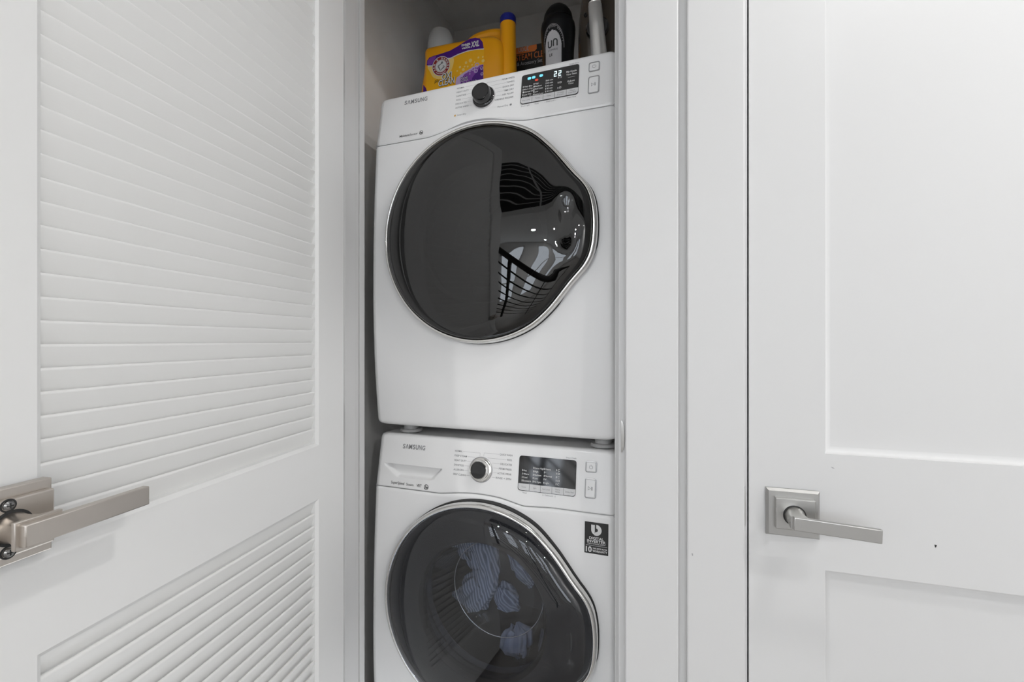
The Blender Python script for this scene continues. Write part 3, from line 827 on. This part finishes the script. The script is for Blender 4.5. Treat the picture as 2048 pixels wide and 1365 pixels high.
# ================================================================== LAUNDRY in the washer
def cloth_mat(name, base, stripe, sc, rot):
    m = bpy.data.materials.new(name); m.use_nodes = True; nt = m.node_tree; p = nt.nodes['Principled BSDF']
    p.inputs['Roughness'].default_value = .85
    uv = nt.nodes.new('ShaderNodeTexCoord'); mp = nt.nodes.new('ShaderNodeMapping'); mp.inputs['Scale'].default_value = (sc, sc, sc); mp.inputs['Rotation'].default_value = rot
    wv = nt.nodes.new('ShaderNodeTexWave'); wv.inputs['Scale'].default_value = 1; wv.inputs['Distortion'].default_value = .6
    r = nt.nodes.new('ShaderNodeValToRGB'); r.color_ramp.elements[0].color = (*base, 1); r.color_ramp.elements[1].color = (*stripe, 1); r.color_ramp.elements[0].position = .45; r.color_ramp.elements[1].position = .75
    nt.links.new(uv.outputs['Object'], mp.inputs[0]); nt.links.new(mp.outputs[0], wv.inputs[0]); nt.links.new(wv.outputs['Fac'], r.inputs[0]); nt.links.new(r.outputs[0], p.inputs['Base Color'])
    MAT[name] = m
cloth_mat('striped_cotton', (.26, .29, .34), (.62, .66, .71), 40, (0, .3, 0))
cloth_mat('check_cotton', (.24, .28, .35), (.52, .57, .64), 40, (.9, .2, .8))
cloth_mat('blue_cotton', (.38, .41, .49), (.46, .49, .55), 12, (0, 0, 0))
from mathutils import noise as mnoise
def cloth(name, pts, rad, m_, label, seed, amp=.018):
    """a rumpled length of cloth along pts in washer coordinates"""
    b = MB(); rings = []; n = 60; P_ = [Vector(p) for p in pts]; segs = len(P_) - 1
    for i in range(n + 1):
        t = i / n * segs; k = min(int(t), segs - 1); f = t - k
        c = P_[k].lerp(P_[k + 1], f); tg = (P_[k + 1] - P_[k]).normalized()
        a = tg.cross(Vector((0, 1, 0))).normalized(); bb_ = tg.cross(a)
        ra = rad[k] + (rad[k + 1] - rad[k]) * f
        endf = min(1, 4 * min(i, n - i) / n + .08)
        ring = []
        for j in range(64):
            an = 2 * PI * j / 64
            q = c * 16 + Vector((math.cos(an) * 1.6, math.sin(an) * 1.6, seed * 3.1))
            fold = math.sin(an * 7 + t * 2.3 + 3 * mnoise.noise(q * .7)) * .11 * ra
            r_ = ra * endf * (1 + .35 * mnoise.noise(q)) + fold * endf + amp * .5 * mnoise.noise(q * 2.3)
            ring.append(c + (a * math.cos(an) + bb_ * math.sin(an) * .55) * r_)
        rings.append(ring)
    b.loft(rings)
    o = b.build(name, m_, None, True, 180)
    o.location = (MO.x, MO.y, ZB); o.rotation_euler = (0, 0, a_m)
    return tag(o, label, 'laundry', 'clothes tumbling in the washer')
cloth('striped_shirt', [(.130, .138, .530), (.180, .134, .560), (.230, .132, .545), (.248, .132, .495), (.244, .130, .445), (.200, .130, .412), (.150, .136, .402)], [.018, .042, .048, .036, .034, .048, .028], 'striped_cotton', 'blue-grey striped shirt tumbling behind the washer glass', 1)
cloth('checked_shirt', [(.292, .180, .520), (.325, .175, .500), (.350, .175, .470), (.356, .175, .440)], [.014, .026, .022, .016], 'check_cotton', 'checked grey-blue sleeve at the right inside the washer', 2)
cloth('checked_towel', [(.262, .152, .435), (.300, .140, .425), (.338, .140, .398)], [.020, .032, .020], 'check_cotton', 'checked grey towel bunched in the middle of the washer', 5)
cloth('rumpled_sock', [(.335, .132, .372), (.348, .128, .345), (.330, .128, .312), (.338, .132, .280)], [.014, .030, .036, .020], 'blue_cotton', 'plain pale blue rumpled garment lowest in the washer', 3)

# ================================================================== THINGS ON THE DRYER
TOP = ZB + .85 + BODY1 - .004              # dryer top
# --- detergent jug
JY = 1.2
JX = -.53
jug = thing('detergent_jug', 'big yellow-orange detergent jug with purple label and blue spout cap on the dryer', 'detergent jug', (JX, JY, TOP))
def J(x, y, Y=JY):
    p = at(x, y, Y); return (p.x - JX, p.z - TOP)
outl = [(-.138, .002), (-.138, .06), (-.131, .125), (-.116, .205), (-.1195, .240), (-.112, .252), (-.098, .2555), (.030, .253), (.085, .2525), (.112, .243), (.127, .222), (.1305, .190), (.132, .10), (.133, .002)]
ol = smooth_poly(outl[1:-1], 2, closed=False); ol = [outl[0]] + ol + [outl[-1]]
jb = MB().prism(ol, 0, .112, 'y', bev=.018, seg=5)
body = jb.build('jug_body', 'jug_yellow', jug, True, 60)
hd = MB()
hpath = [(-.012, .075, .235), (-.003, .072, .262), (.012, .070, .281), (.035, .070, .289), (.075, .070, .2915), (.105, .070, .285), (.122, .070, .262), (.128, .070, .225), (.130, .070, .15)]
hp = []
for i in range(len(hpath) - 1):
    for k in range(4):
        hp.append(Vector(hpath[i]).lerp(Vector(hpath[i + 1]), k / 4))
hp.append(Vector(hpath[-1])); 
for _ in range(3): hp = [hp[0]] + [(hp[i - 1] + hp[i] * 2 + hp[i + 1]) / 4 for i in range(1, len(hp) - 1)] + [hp[-1]]
hd.tube(hp, .0185, 16); hd.build('jug_handle', 'jug_yellow', jug)
spx = at(1016, 60, 1.235).x - JX
MB().lathe([(.0270, .002), (.0262, .12), (.0238, .20), (.0222, .262), (.0222, .2905), (.0205, .293)], 32, Matrix.Translation((spx, .035, 0))).build('jug_spout', 'jug_yellow', jug)
MB().lathe([(.0222, .2885), (.0228, .289), (.0228, .306), (.0205, .3105), (.012, .312), (.0005, .312)], 36, Matrix.Translation((spx, .035, 0))).build('jug_cap', 'cap_blue', jug)
# label print, layered just proud of the jug front
def jm(off): return Matrix(((1, 0, 0, 0), (0, 0, -1, -off), (0, 1, 0, 0), (0, 0, 0, 1)))
def Z1_(x, y): return J(830 + x / 9.1, 40 + y / 9.1)      # label reading coordinates
def lp(name, pts, off, m_, sm_=0):
    b = MB(); p = [Z1_(*q) for q in pts]
    if sm_: p = smooth_poly(p, sm_)
    flat_poly(b, p, jm(off)); return b.build(name, m_, body, False)
lp('label_field', [(205, 1350), (212, 840), (330, 700), (640, 600), (820, 500), (1000, 350), (1120, 330), (1235, 420), (1256, 540), (1252, 1350)], .0002, 'yellow_light')
lp('label_glow', [(210, 850), (340, 700), (450, 640), (640, 640), (720, 700), (690, 850), (620, 1010), (480, 1090), (330, 1060), (280, 950)], .0003, 'gold_glow', 2)
lp('label_edge', [(206, 850), (330, 850), (470, 720), (640, 715), (780, 640), (960, 572), (1150, 540), (1256, 540), (1256, 515), (1000, 520), (700, 600), (300, 740)], .0004, 'white_print', 1)
lp('label_band', [(214, 830), (222, 745), (262, 688), (340, 655), (450, 625), (640, 560), (790, 475), (900, 400), (1000, 347), (1100, 324), (1180, 342), (1232, 405), (1252, 520), (1150, 527), (960, 556), (780, 622), (640, 692), (470, 700), (320, 826)], .0006, 'purple_print')
lp('label_band_light', [(222, 815), (230, 750), (270, 695), (340, 665), (400, 650), (330, 780), (310, 815)], .0007, 'purple_light', 1)
lp('label_bubbles_ground', [(740, 1130), (760, 1050), (900, 950), (1060, 860), (1200, 815), (1246, 805), (1246, 1020), (1246, 1350), (740, 1350)], .0004, 'lavender')
lp('label_bubbles_dark', [(830, 1090), (900, 990), (1060, 880), (1200, 822), (1245, 812), (1245, 1350), (830, 1350)], .0006, 'purple_light')
lp('label_bubbles_deep', [(1040, 1060), (1120, 950), (1200, 850), (1244, 818), (1244, 1350), (1040, 1350)], .0007, 'purple_print')
bbm = MB(); bby = MB()
for x, y, r in ((1130, 825, 40), (1060, 890, 33), (1110, 930, 34), (1215, 880, 26), (1220, 985, 24), (1000, 930, 20), (940, 950, 18), (1000, 985, 13)):
    c_ = Z1_(x, y); k_ = r * .000176
    flat_band(bbm, ngon(*c_, k_, 20), ngon(*c_, k_ * .62, 20), jm(.0009)); flat_poly(bbm, ngon(c_[0] - k_ * .1, c_[1] - k_ * .15, k_ * .22, 10), jm(.0009))
for x, y, r in ((1010, 740, 30), (930, 780, 22), (820, 860, 20), (1155, 685, 16), (1240, 745, 26), (1235, 675, 14), (905, 850, 14), (880, 905, 24), (835, 970, 18), (1040, 820, 14), (1085, 770, 12), (960, 850, 16), (770, 930, 14)):
    c_ = Z1_(x, y); k_ = r * .000176
    flat_poly(bby, ngon(*c_, k_, 16), jm(.0005))
bbm.build('label_bubbles', 'lavender', body, False); bby.build('label_gold_bubbles', 'gold_glow', body, False)
lc_ = Z1_(475, 843); LR = .0272
def disc(name, r0, r1, off, m_):
    b = MB()
    if r0: flat_band(b, ngon(*lc_, r1, 40), ngon(*lc_, r0, 40), jm(off))
    else: flat_poly(b, ngon(*lc_, r1, 40), jm(off))
    return b.build(name, m_, body, False)
disc('emblem_halo', 0, LR * 1.05, .0008, 'white_print'); disc('emblem_ring', 0, LR * .98, .0010, 'red_print'); disc('emblem_rim', LR * .62, LR * .67, .0012, 'white_print'); disc('emblem_disc', 0, LR * .60, .0012, 'white_print')
et = MB()
word = 'ARM & HAMMER'; n_ = len(word)
for i, ch_ in enumerate(word):
    if ch_ == ' ': continue
    a_ = math.radians(205 - 230 * i / (n_ - 1)); r_ = LR * .72
    et.mesh(text_me(ch_, height=LR * .21, bold=.03, align='CENTER'), jm(.0013) @ Matrix.Translation((lc_[0] + r_ * math.cos(a_), lc_[1] + r_ * math.sin(a_), 0)) @ Matrix.Rotation(a_ - PI / 2, 4, 'Z'))
A_, B_ = arc_ribbon(*lc_, LR * .78, LR * .84, math.radians(225), math.radians(315), 16); flat_band(et, A_, B_, jm(.0013), False)
et.build('emblem_lettering', 'white_print', body, False)
ar = MB()
def lr_(pts, sc_=LR): return [(lc_[0] + p[0] * sc_, lc_[1] + p[1] * sc_) for p in pts]
# bent arm with a hammer
flat_poly(ar, lr_([(-.40, -.02), (-.34, .10), (.02, .28), (.08, .22), (-.22, .02)]), jm(.0014))
flat_poly(ar, lr_([(-.02, .34), (.06, .46), (.24, .44), (.26, .30), (.16, .20), (.04, .22)]), jm(.0014))
flat_poly(ar, lr_([(-.38, -.02), (-.22, .00), (-.06, -.36), (-.02, -.52), (-.16, -.42)]), jm(.0014))
flat_poly(ar, lr_([(-.02, -.52), (.02, -.36), (.22, -.16), (.44, -.10), (.40, -.22), (.22, -.32)]), jm(.0014))
flat_poly(ar, lr_([(.20, -.06), (.24, .02), (.44, -.06), (.40, -.12)]), jm(.0014))
ar.build('emblem_arm', 'grey_print', body, False)
def jt(t, x, y, hpx, wpx, m_, name, off=.0011, rot=0.0, bold=.0, shear=0.0):
    p = Z1_(x, y)
    b = MB().mesh(text_me(t, width=wpx * .000176, height=hpx * .000158, bold=bold, shear=shear), jm(off) @ Matrix.Translation((p[0], p[1], 0)) @ Matrix.Rotation(rot, 4, 'Z'))
    return b.build(name, m_, body, False)
jt('XXL', 1015, 505, 100, 150, 'white_print', 'label_lettering', bold=.04, shear=.2)
jt('mega', 850, 487, 38, 155, 'white_print', 'label_lettering', bold=.04); jt('value', 852, 540, 42, 150, 'white_print', 'label_lettering', bold=.04)
jt('plus', 360, 1150, 62, 105, 'black_print', 'label_lettering', shear=.15)
for off, m_, bd, dx in ((.0011, 'black_print', .075, 0), (.0013, 'white_print', .02, 0)):
    jt('OXI', 490 + dx, 1100, 120, 190, m_, 'label_lettering', off, .05, bd, .2); jt('CLEAN', 432 + dx, 1215, 110, 300, m_, 'label_lettering', off, .05, bd, .2)
for off, m_, bd in ((.0011, 'white_print', .085), (.0013, 'purple_print', .02)):
    jt('ODOR', 825, 1125, 75, 145, m_, 'label_lettering', off, .03, bd, .2); jt('BLASTERS', 840, 1230, 90, 280, m_, 'label_lettering', off, .03, bd, .2)
lp('label_corner', [(150, 1275), (155, 1180), (200, 1240), (235, 1350), (150, 1350)], .0006, 'purple_print')

# --- translucent cap of a bottle behind the jug
cy_ = 1.385; cpt = at(882, 60, cy_)
bot = thing('clear_bottle', 'pale translucent bottle cap rising behind the yellow jug', 'bottle', (cpt.x, cy_, TOP))
hz_ = cpt.z - TOP
MB().lathe([(.040, .002), (.044, .008), (.044, .24), (.038, .285), (.028, .300), (.028, .315)], 36).build('bottle_body', 'white_print', bot)
MB().lathe([(.0480, hz_ - .105), (.0440, hz_ - .055), (.0395, hz_ - .028), (.0320, hz_ - .011), (.020, hz_ - .003), (.0005, hz_), (.0005, hz_ - .002), (.019, hz_ - .005), (.030, hz_ - .013), (.0375, hz_ - .030), (.0420, hz_ - .056), (.0460, hz_ - .105)], 40, None, cap=False).build('bottle_cap', 'cup_plastic', bot)
MB().lathe([(.018, hz_ - .10), (.018, hz_ - .035), (.012, hz_ - .028), (.0005, hz_ - .028)], 24, Matrix.Translation((.008, 0, 0))).build('pour_spout', 'orange_print', bot)

# --- accessory box
BY = 1.32
bx0 = at(1085, 86, BY).x
box = thing('cleaner_box', 'black and orange steam cleaner accessory box between the jug and the black bottle', 'box', (bx0 - .11, BY, TOP))
bh = at(1060, 90.5, BY).z - TOP
bxo = MB().box(-.12, .14, 0, .08, .001, bh, .0012).build('carton', 'box_black', box, False)
def bt(x, y): p = at(x, y, BY); return (p.x - (bx0 - .11), p.z - TOP)
ob_ = MB(); pA = bt(1037, 95); pB = bt(1073.5, 101.5)
flat_poly(ob_, [(-.12, pB[1]), (pB[0] - .006, pB[1]), (pB[0], pB[1] + .006), (pB[0], bh - .0012), (-.12, bh - .0012)], jm(.0003)); ob_.build('brand_tab', 'orange_print', bxo, False)
q_ = bt(1037, 107); MB().mesh(text_me('uout', width=.032, height=.0155, spacing=1.0), jm(.0005) @ Matrix.Translation((q_[0], q_[1] + .003, 0))).build('box_lettering', 'bottle_label', bxo, False)
q_ = bt(1040, 122); b = MB().mesh(text_me('STEAM CLEANER', width=.130, height=.0185, bold=.005), jm(.0005) @ Matrix.Translation((q_[0] - .013, q_[1] + .0005, 0))); b.build('box_lettering', 'orange_print', bxo, False)
q_ = bt(1042, 132); MB().mesh(text_me('& Accessory Set', width=.078, height=.011), jm(.0005) @ Matrix.Translation((q_[0] - .012, q_[1] + .001, 0))).build('box_lettering', 'bottle_label', bxo, False)

# --- black scent booster bottle
UY = 1.125
uc = at(1116.2, 70, UY)
ub = thing('black_bottle', 'black rounded bottle with a grey arched label standing on the dryer', 'bottle', (uc.x, UY, TOP), math.radians(4))
def uz(y): return at(1116, y, UY).z - TOP
prof = [(.030, .001), (.037, .004), (.0385, .03), (.0385, uz(125)), (.0395, uz(105)), (.0425, uz(75)), (.0432, uz(62)), (.0415, uz(52)), (.0365, uz(45.5)), (.0355, uz(44.5)), (.0368, uz(43.5))]
prof2 = [(.0368, uz(43.6)), (.0362, uz(40)), (.0345, uz(33)), (.0315, uz(28)), (.0260, uz(21.5)), (.0190, uz(16.5)), (.010, uz(13.4)), (.0005, uz(12.5))]
MB().lathe(prof, 56).build('bottle_body', 'bottle_black', ub, True, 60)
MB().lathe(prof2, 56, cap=False).build('bottle_cap', 'black_satin', ub, True, 60)
def rad_at(z_):
    for (r0, h0), (r1, h1) in zip(prof, prof[1:]):
        if h0 <= z_ <= h1: return r0 + (r1 - r0) * (z_ - h0) / max(1e-6, h1 - h0)
    return .04
def wrap(me, ang0, z0, extra):
    """wrap a flat mesh (x = arc length, y = height) on the bottle; front is -y"""
    for v in me.vertices:
        z_ = z0 + v.co.y; r = rad_at(z_) + extra; a = ang0 + v.co.x / .042
        v.co = Vector((r * math.sin(a), -r * math.cos(a), z_))
    return me
def grid_poly(inside, x0, x1, y0, y1, n=44):
    b = bmesh.new()
    V = {}
    for j in range(n):
        for i in range(n):
            xs = [x0 + (x1 - x0) * (i + d) / n for d in (0, 1)]; ys = [y0 + (y1 - y0) * (j + d) / n for d in (0, 1)]
            if inside((xs[0] + xs[1]) / 2, (ys[0] + ys[1]) / 2):
                q = []
                for a_, c_ in ((0, 0), (1, 0), (1, 1), (0, 1)):
                    k = (i + a_, j + c_)
                    if k not in V: V[k] = b.verts.new((xs[a_], ys[c_], 0))
                    q.append(V[k])
                b.faces.new(q)
    me = bpy.data.meshes.new('g'); b.to_mesh(me); b.free(); return me
ang_l = math.radians(-12)
ztop = uz(81)
lab_me = wrap(grid_poly(lambda x, y: abs(x) < .0235 and (y < .10 or (x / .0235) ** 2 + ((y - .10) / (ztop - .10)) ** 2 < 1), -.024, .024, .004, ztop + .001, 60), ang_l, 0, .0003)
link('bottle_label', lab_me, 'bottle_label', ub, True, 80)
rb = MB()
for r0, r1 in ((1.235, 1.255), (1.30, 1.315)):
    A_, B_ = [], []
    for i in range(41):
        a_ = PI * i / 40
        for L_, rr in ((A_, r1), (B_, r0)):
            L_.append((.0235 * rr * math.cos(a_), .10 + (ztop + .003 - .10) * rr * math.sin(a_) * .97))
    b2 = MB(); flat_band(b2, A_, B_, Matrix.Identity(4), False); me_ = bpy.data.meshes.new('r'); b2.bm.to_mesh(me_); b2.bm.free(); rb.mesh(wrap(me_, ang_l, 0, .0005))
rb.build('label_rings', 'bottle_label', ub, False)
tb = MB()
arc_t = 'IN-WASH SCENT BOOSTER'
for i, ch_ in enumerate(arc_t):
    if ch_ == ' ': continue
    a_ = PI * (.90 - .80 * i / (len(arc_t) - 1)); rr = 1.13
    me_ = text_me(ch_, height=.0031, align='CENTER'); me_.transform(Matrix.Translation((.0235 * rr * math.cos(a_), .10 + (ztop + .003 - .10) * rr * math.sin(a_) * .97, 0)) @ Matrix.Rotation(math.atan2(math.sin(a_) * .0235, math.cos(a_) * .0235) - PI / 2, 4, 'Z'))
    tb.mesh(wrap(me_, ang_l, 0, .0005))
tb.build('ring_lettering', 'bottle_label', ub, False)
ul = MB()
# "un" drawn as thick strokes
def stroke_u(cx, cy, wd, h, th, flip):
    r = wd / 2; pts = [(-r, h), (-r, r)] + [(-r * math.cos(a), r - r * math.sin(a)) for a in [PI * k / 12 for k in range(13)]] + [(r, r), (r, h)]
    A_, B_ = [], []
    for i, p in enumerate(pts):
        p0, p1 = pts[max(0, i - 1)], pts[min(len(pts) - 1, i + 1)]; dx, dy = p1[0] - p0[0], p1[1] - p0[1]; L_ = math.hypot(dx, dy) or 1
        nx, ny = -dy / L_ * th / 2, dx / L_ * th / 2
        A_.append((p[0] + nx, p[1] + ny)); B_.append((p[0] - nx, p[1] - ny))
    if flip: A_ = [(x, h - y) for x, y in A_]; B_ = [(x, h - y) for x, y in B_]
    b2 = MB(); flat_band(b2, [(cx + x, cy + y) for x, y in A_], [(cx + x, cy + y) for x, y in B_], Matrix.Identity(4), False)
    me_ = bpy.data.meshes.new('u'); b2.bm.to_mesh(me_); b2.bm.free(); return me_
un0 = uz(112)
ul.mesh(wrap(stroke_u(-.0075, un0, .0095, .0160, .0032, False), ang_l, 0, .0006)); ul.mesh(wrap(stroke_u(.0070, un0 + .0010, .0095, .0160, .0032, True), ang_l, 0, .0006))
me_ = text_me('STOPABLES', width=.027, height=.0045, align='CENTER'); me_.transform(Matrix.Translation((0, un0 - .0090, 0))); ul.mesh(wrap(me_, ang_l, 0, .0006))
me_ = text_me('LE', width=.009, height=.0065, align='CENTER', bold=.02); me_.transform(Matrix.Translation((-.005, un0 - .0215, 0))); ul.mesh(wrap(me_, ang_l, 0, .0006))
ul.build('label_lettering', 'black_print', ub, False)

# --- dark appliance with a silver handle
IY = 1.165
ic_ = at(1196, 60, IY)
iron = thing('handled_appliance', 'smoky dark upright appliance with a silver tube handle and round knob, beside the black bottle', 'appliance', (ic_.x, IY + .03, TOP))
hb = MB(); rings = []
for z_, hw, dp_ in ((.001, .046, .030), (.02, .0500, .036), (.10, .0530, .040), (.17, .0545, .040), (.22, .0520, .038), (.27, .046, .034), (.32, .036, .028), (.36, .022, .020), (.385, .006, .008)):
    rings.append([(hw * math.copysign(abs(math.cos(a)) ** .75, math.cos(a)), dp_ * math.copysign(abs(math.sin(a)) ** .75, math.sin(a)), z_) for a in [2 * PI * k / 40 for k in range(40)]])
hb.loft(rings); hb.build('appliance_body', 'iron_body', iron, True, 60)
def ix(x, y, Y=IY - .03): p = at(x, y, Y); return (p.x - ic_.x, Y - (IY + .03), p.z - TOP)
kx = ix(1195, 59, IY - .008)
MB().lathe([(.0270, 0), (.0285, .004), (.0285, .012), (.0255, .016), (.001, .0165)], 40, Matrix.Translation((kx[0], -.034, kx[2])) @ Matrix.Rotation(PI / 2, 4, 'X')).build('knob', 'black_gloss', iron)
hx = ix(1171.5, 31, IY - .005)
MB().lathe([(.0045, 0), (.0050, .002), (.0050, .006), (.0030, .0075), (.0005, .0075)], 20, Matrix.Translation((hx[0], -.033, hx[2])) @ Matrix.Rotation(PI / 2, 4, 'X')).build('valve_button', 'black_gloss', iron)
HY = IY - .045
p0, p1 = ix(1198.5, 118, HY), ix(1189.5, 6, HY)
hn = MB(); rings = []
for k, f in enumerate((-.9, -.3, 0, .5, .96, .98, 1.0, 1.0)):
    r_ = .0198 - .0042 * max(0, f) + (.0006 if k in (4,) else 0) - (.0012 if k in (5,) else 0)
    c_ = Vector(p0).lerp(Vector(p1), f)
    rings.append([(c_.x + r_ * math.cos(a), c_.y + r_ * .8 * math.sin(a), max(.001, c_.z)) for a in [2 * PI * i / 32 for i in range(32)]])
hn.loft(rings); hn.build('handle', 'iron_silver', iron, True, 40)
gr = MB(); rings = []
for f in (1.0, 1.3, 1.7, 2.0):
    c_ = Vector(p0).lerp(Vector(p1), f); r_ = .0150 - .001 * f
    rings.append([(c_.x + r_ * math.cos(a), c_.y + (f - 1) * .02 + r_ * .8 * math.sin(a), c_.z) for a in [2 * PI * i / 32 for i in range(32)]])
gr.loft(rings); gr.build('handle_grip', 'black_satin', iron, True, 40)

# ================================================================== THE HALL BEHIND THE CAMERA
RX0, RX1, RY0, GY, GZ = -2.6, 2.6, -4.8, -2.0, 2.38
UP = 4.4
tag(MB().box(RX0, RX1, RY0, YW, -.03, 0).build('floor', 'oak', smooth=False), 'oak hall floor', 'floor', kind='structure')
tag(MB().box(RX0, RX1, -.55, WALLB, CEIL, CEIL + .12).build('ceiling', 'ceiling_paint', smooth=False), 'white hall ceiling above the doors', 'ceiling', kind='structure')
tag(MB().box(RX0, RX1, RY0, GY, GZ, GZ + .13).build('ceiling_gallery', 'ceiling_paint', smooth=False), 'white ceiling and edge of the upper gallery behind the stairs', 'ceiling', kind='structure')
tag(MB().box(RX0, RX1, RY0, -.55, UP, UP + .05).build('ceiling_upper', 'ceiling_paint', smooth=False), 'ceiling high over the stairwell', 'ceiling', kind='structure')
tag(MB().box(RX0 - .05, RX0, RY0 - .12, WALLB, 0, UP).build('wall_left', 'wall_paint', smooth=False), 'white hall wall on the left', 'wall', kind='structure')
tag(MB().box(RX1, RX1 + .05, RY0 - .12, WALLB, 0, UP).build('wall_right', 'wall_paint', smooth=False), 'white hall wall on the right', 'wall', kind='structure')
tag(MB().box(RX0, RX1, -.55, -.50, CEIL + .12, UP).build('wall_upper', 'wall_paint', smooth=False), 'white wall over the stairwell', 'wall', kind='structure')
wn = [(-2.45, -1.85), (-1.45, -.80), (-.35, .45), (.85, 1.35), (1.65, 2.35)]  # the last three windows are unseen, added for more light
b = MB(); WB, WT = .55, 2.22
b.box(RX0, RX1, RY0 - .12, RY0, 0, WB); b.box(RX0, RX1, RY0 - .12, RY0, WT, UP)
xs = [RX0] + [x for p in wn for x in p] + [RX1]
for i in range(0, len(xs), 2): b.box(xs[i], xs[i + 1], RY0 - .12, RY0, WB, WT)
tag(b.build('wall_rear', 'wall_paint', smooth=False), 'white rear wall with a row of tall windows', 'wall', kind='structure')
for i, (x0, x1) in enumerate(wn):
    fo = MB().box(x0, x1, RY0 - .09, RY0 - .04, WB, WB + .05).box(x0, x1, RY0 - .09, RY0 - .04, WT - .05, WT).box(x0, x0 + .05, RY0 - .09, RY0 - .04, WB, WT).box(x1 - .05, x1, RY0 - .09, RY0 - .04, WB, WT).box(x0, x1, RY0 - .085, RY0 - .045, 1.33, 1.37)
    o = fo.build('window_%d' % (i + 1), 'trim_paint', smooth=False)
    tag(o, ('first', 'second', 'added third', 'added fourth', 'added fifth')[i] + ' sash window from the left in the rear wall', 'window', kind='structure')
    MB().box(x0 + .05, x1 - .05, RY0 - .068, RY0 - .062, WB + .05, WT - .05).build('pane', 'window_glass', o, False)
tag(MB().box(RX0, RX1, GY - .75, GY - .70, GZ + .13, UP).build('gallery_shade_sheet', 'gallery_shade', smooth=False), 'dark sheet painted as the unlit space behind the upper gallery railing', 'wall', kind='structure')  # dark sheet added for the unlit space, so the bars stand out
# stair railing
def railing(name, label, p0, p1, zoff, n, sp, m_, hr):
    sr = thing(name, label, 'railing', (p0[0], p0[1], 0))
    L_ = Vector((p1[0] - p0[0], p1[1] - p0[1], p1[2] - p0[2]))
    for k in range(n):
        a_ = Vector((0, 0, p0[2] - k * sp)); c_ = a_ + L_
        MB().tube([a_, c_], hr if k == 0 else .009, 8).build('handrail' if k == 0 else 'rail_bar', m_, sr)
    for f in (.02, .34, .66, .98):
        c_ = L_ * f; top = p0[2] + c_.z
        MB().box(c_.x - .018, c_.x + .018, c_.y - .018, c_.y + .018, max(0, top - n * sp - .05), top).build('post', m_, sr, False)
    return sr
railing('stair_railing', 'black metal stair railing sloping down behind the photographer', (-1.7, -.95, 2.2), (.7, -.95, .40), 0, 9, .11, 'rail_black', .02)
railing('gallery_railing', 'grey metal railing along the upper gallery edge', (-2.5, GY - .05, 3.40), (2.5, GY - .05, 3.40), 0, 8, .105, 'rail_grey', .02)
# ceiling downlights, with unseen fill lamps added
def downlight(x, y, z, wt, label, r=.045):
    o = thing('downlight', label, 'ceiling light', (x, y, z), 0, 'recessed hall downlights')
    MB().lathe([(.065, 0), (.065, -.004), (.048, -.006), (.045, -.001)], 32, cap=False).build('trim_ring', 'lamp_trim', o)
    MB().lathe([(r, -.002), (.0005, -.002)], 32, cap=False).build('lens', 'lamp_glow', o)
    l = bpy.data.lights.new('downlight_lamp', 'AREA'); l.shape = 'DISK'; l.size = r * 2; l.energy = wt; l.color = (1, .99, .98)
    lo = bpy.data.objects.new('downlight_lamp', l); C.objects.link(lo); lo.parent = o; lo.location = (0, 0, -.012)
    return o
downlight(.61, .37, CEIL, KEY_W, 'recessed downlight nearest the panelled door')
downlight(-1.55, .10, CEIL, NEAR_W * .5, 'added fill downlight at the left of the landing')  # unseen lamp, added for ambient light on the landing
downlight(1.7, -.1, CEIL, NEAR_W * 2, 'added fill downlight at the right of the landing')  # unseen lamp, added to brighten the louvered door
downlight(-1.15, -3.0, GZ, FAR_W, 'recessed downlight near the left rear windows')
downlight(-.95, -4.2, GZ, FAR_W * .3, 'recessed downlight close to the second rear window')
downlight(.7, -2.9, GZ, FAR_W * .3, 'added fill downlight near the right rear windows')  # unseen fill lamp, added beside the two mirrored in the dryer glass
downlight(-.9, -1.35, UP, 14, 'added downlight for the gallery railing, high over the stairwell')  # unseen lamp, added to light up the gallery bars and fascia
downlight(2.2, -2.3, GZ, 40, 'added fill downlight at the far right of the stairs')  # unseen lamp, added to push light into the closet and onto the louvers
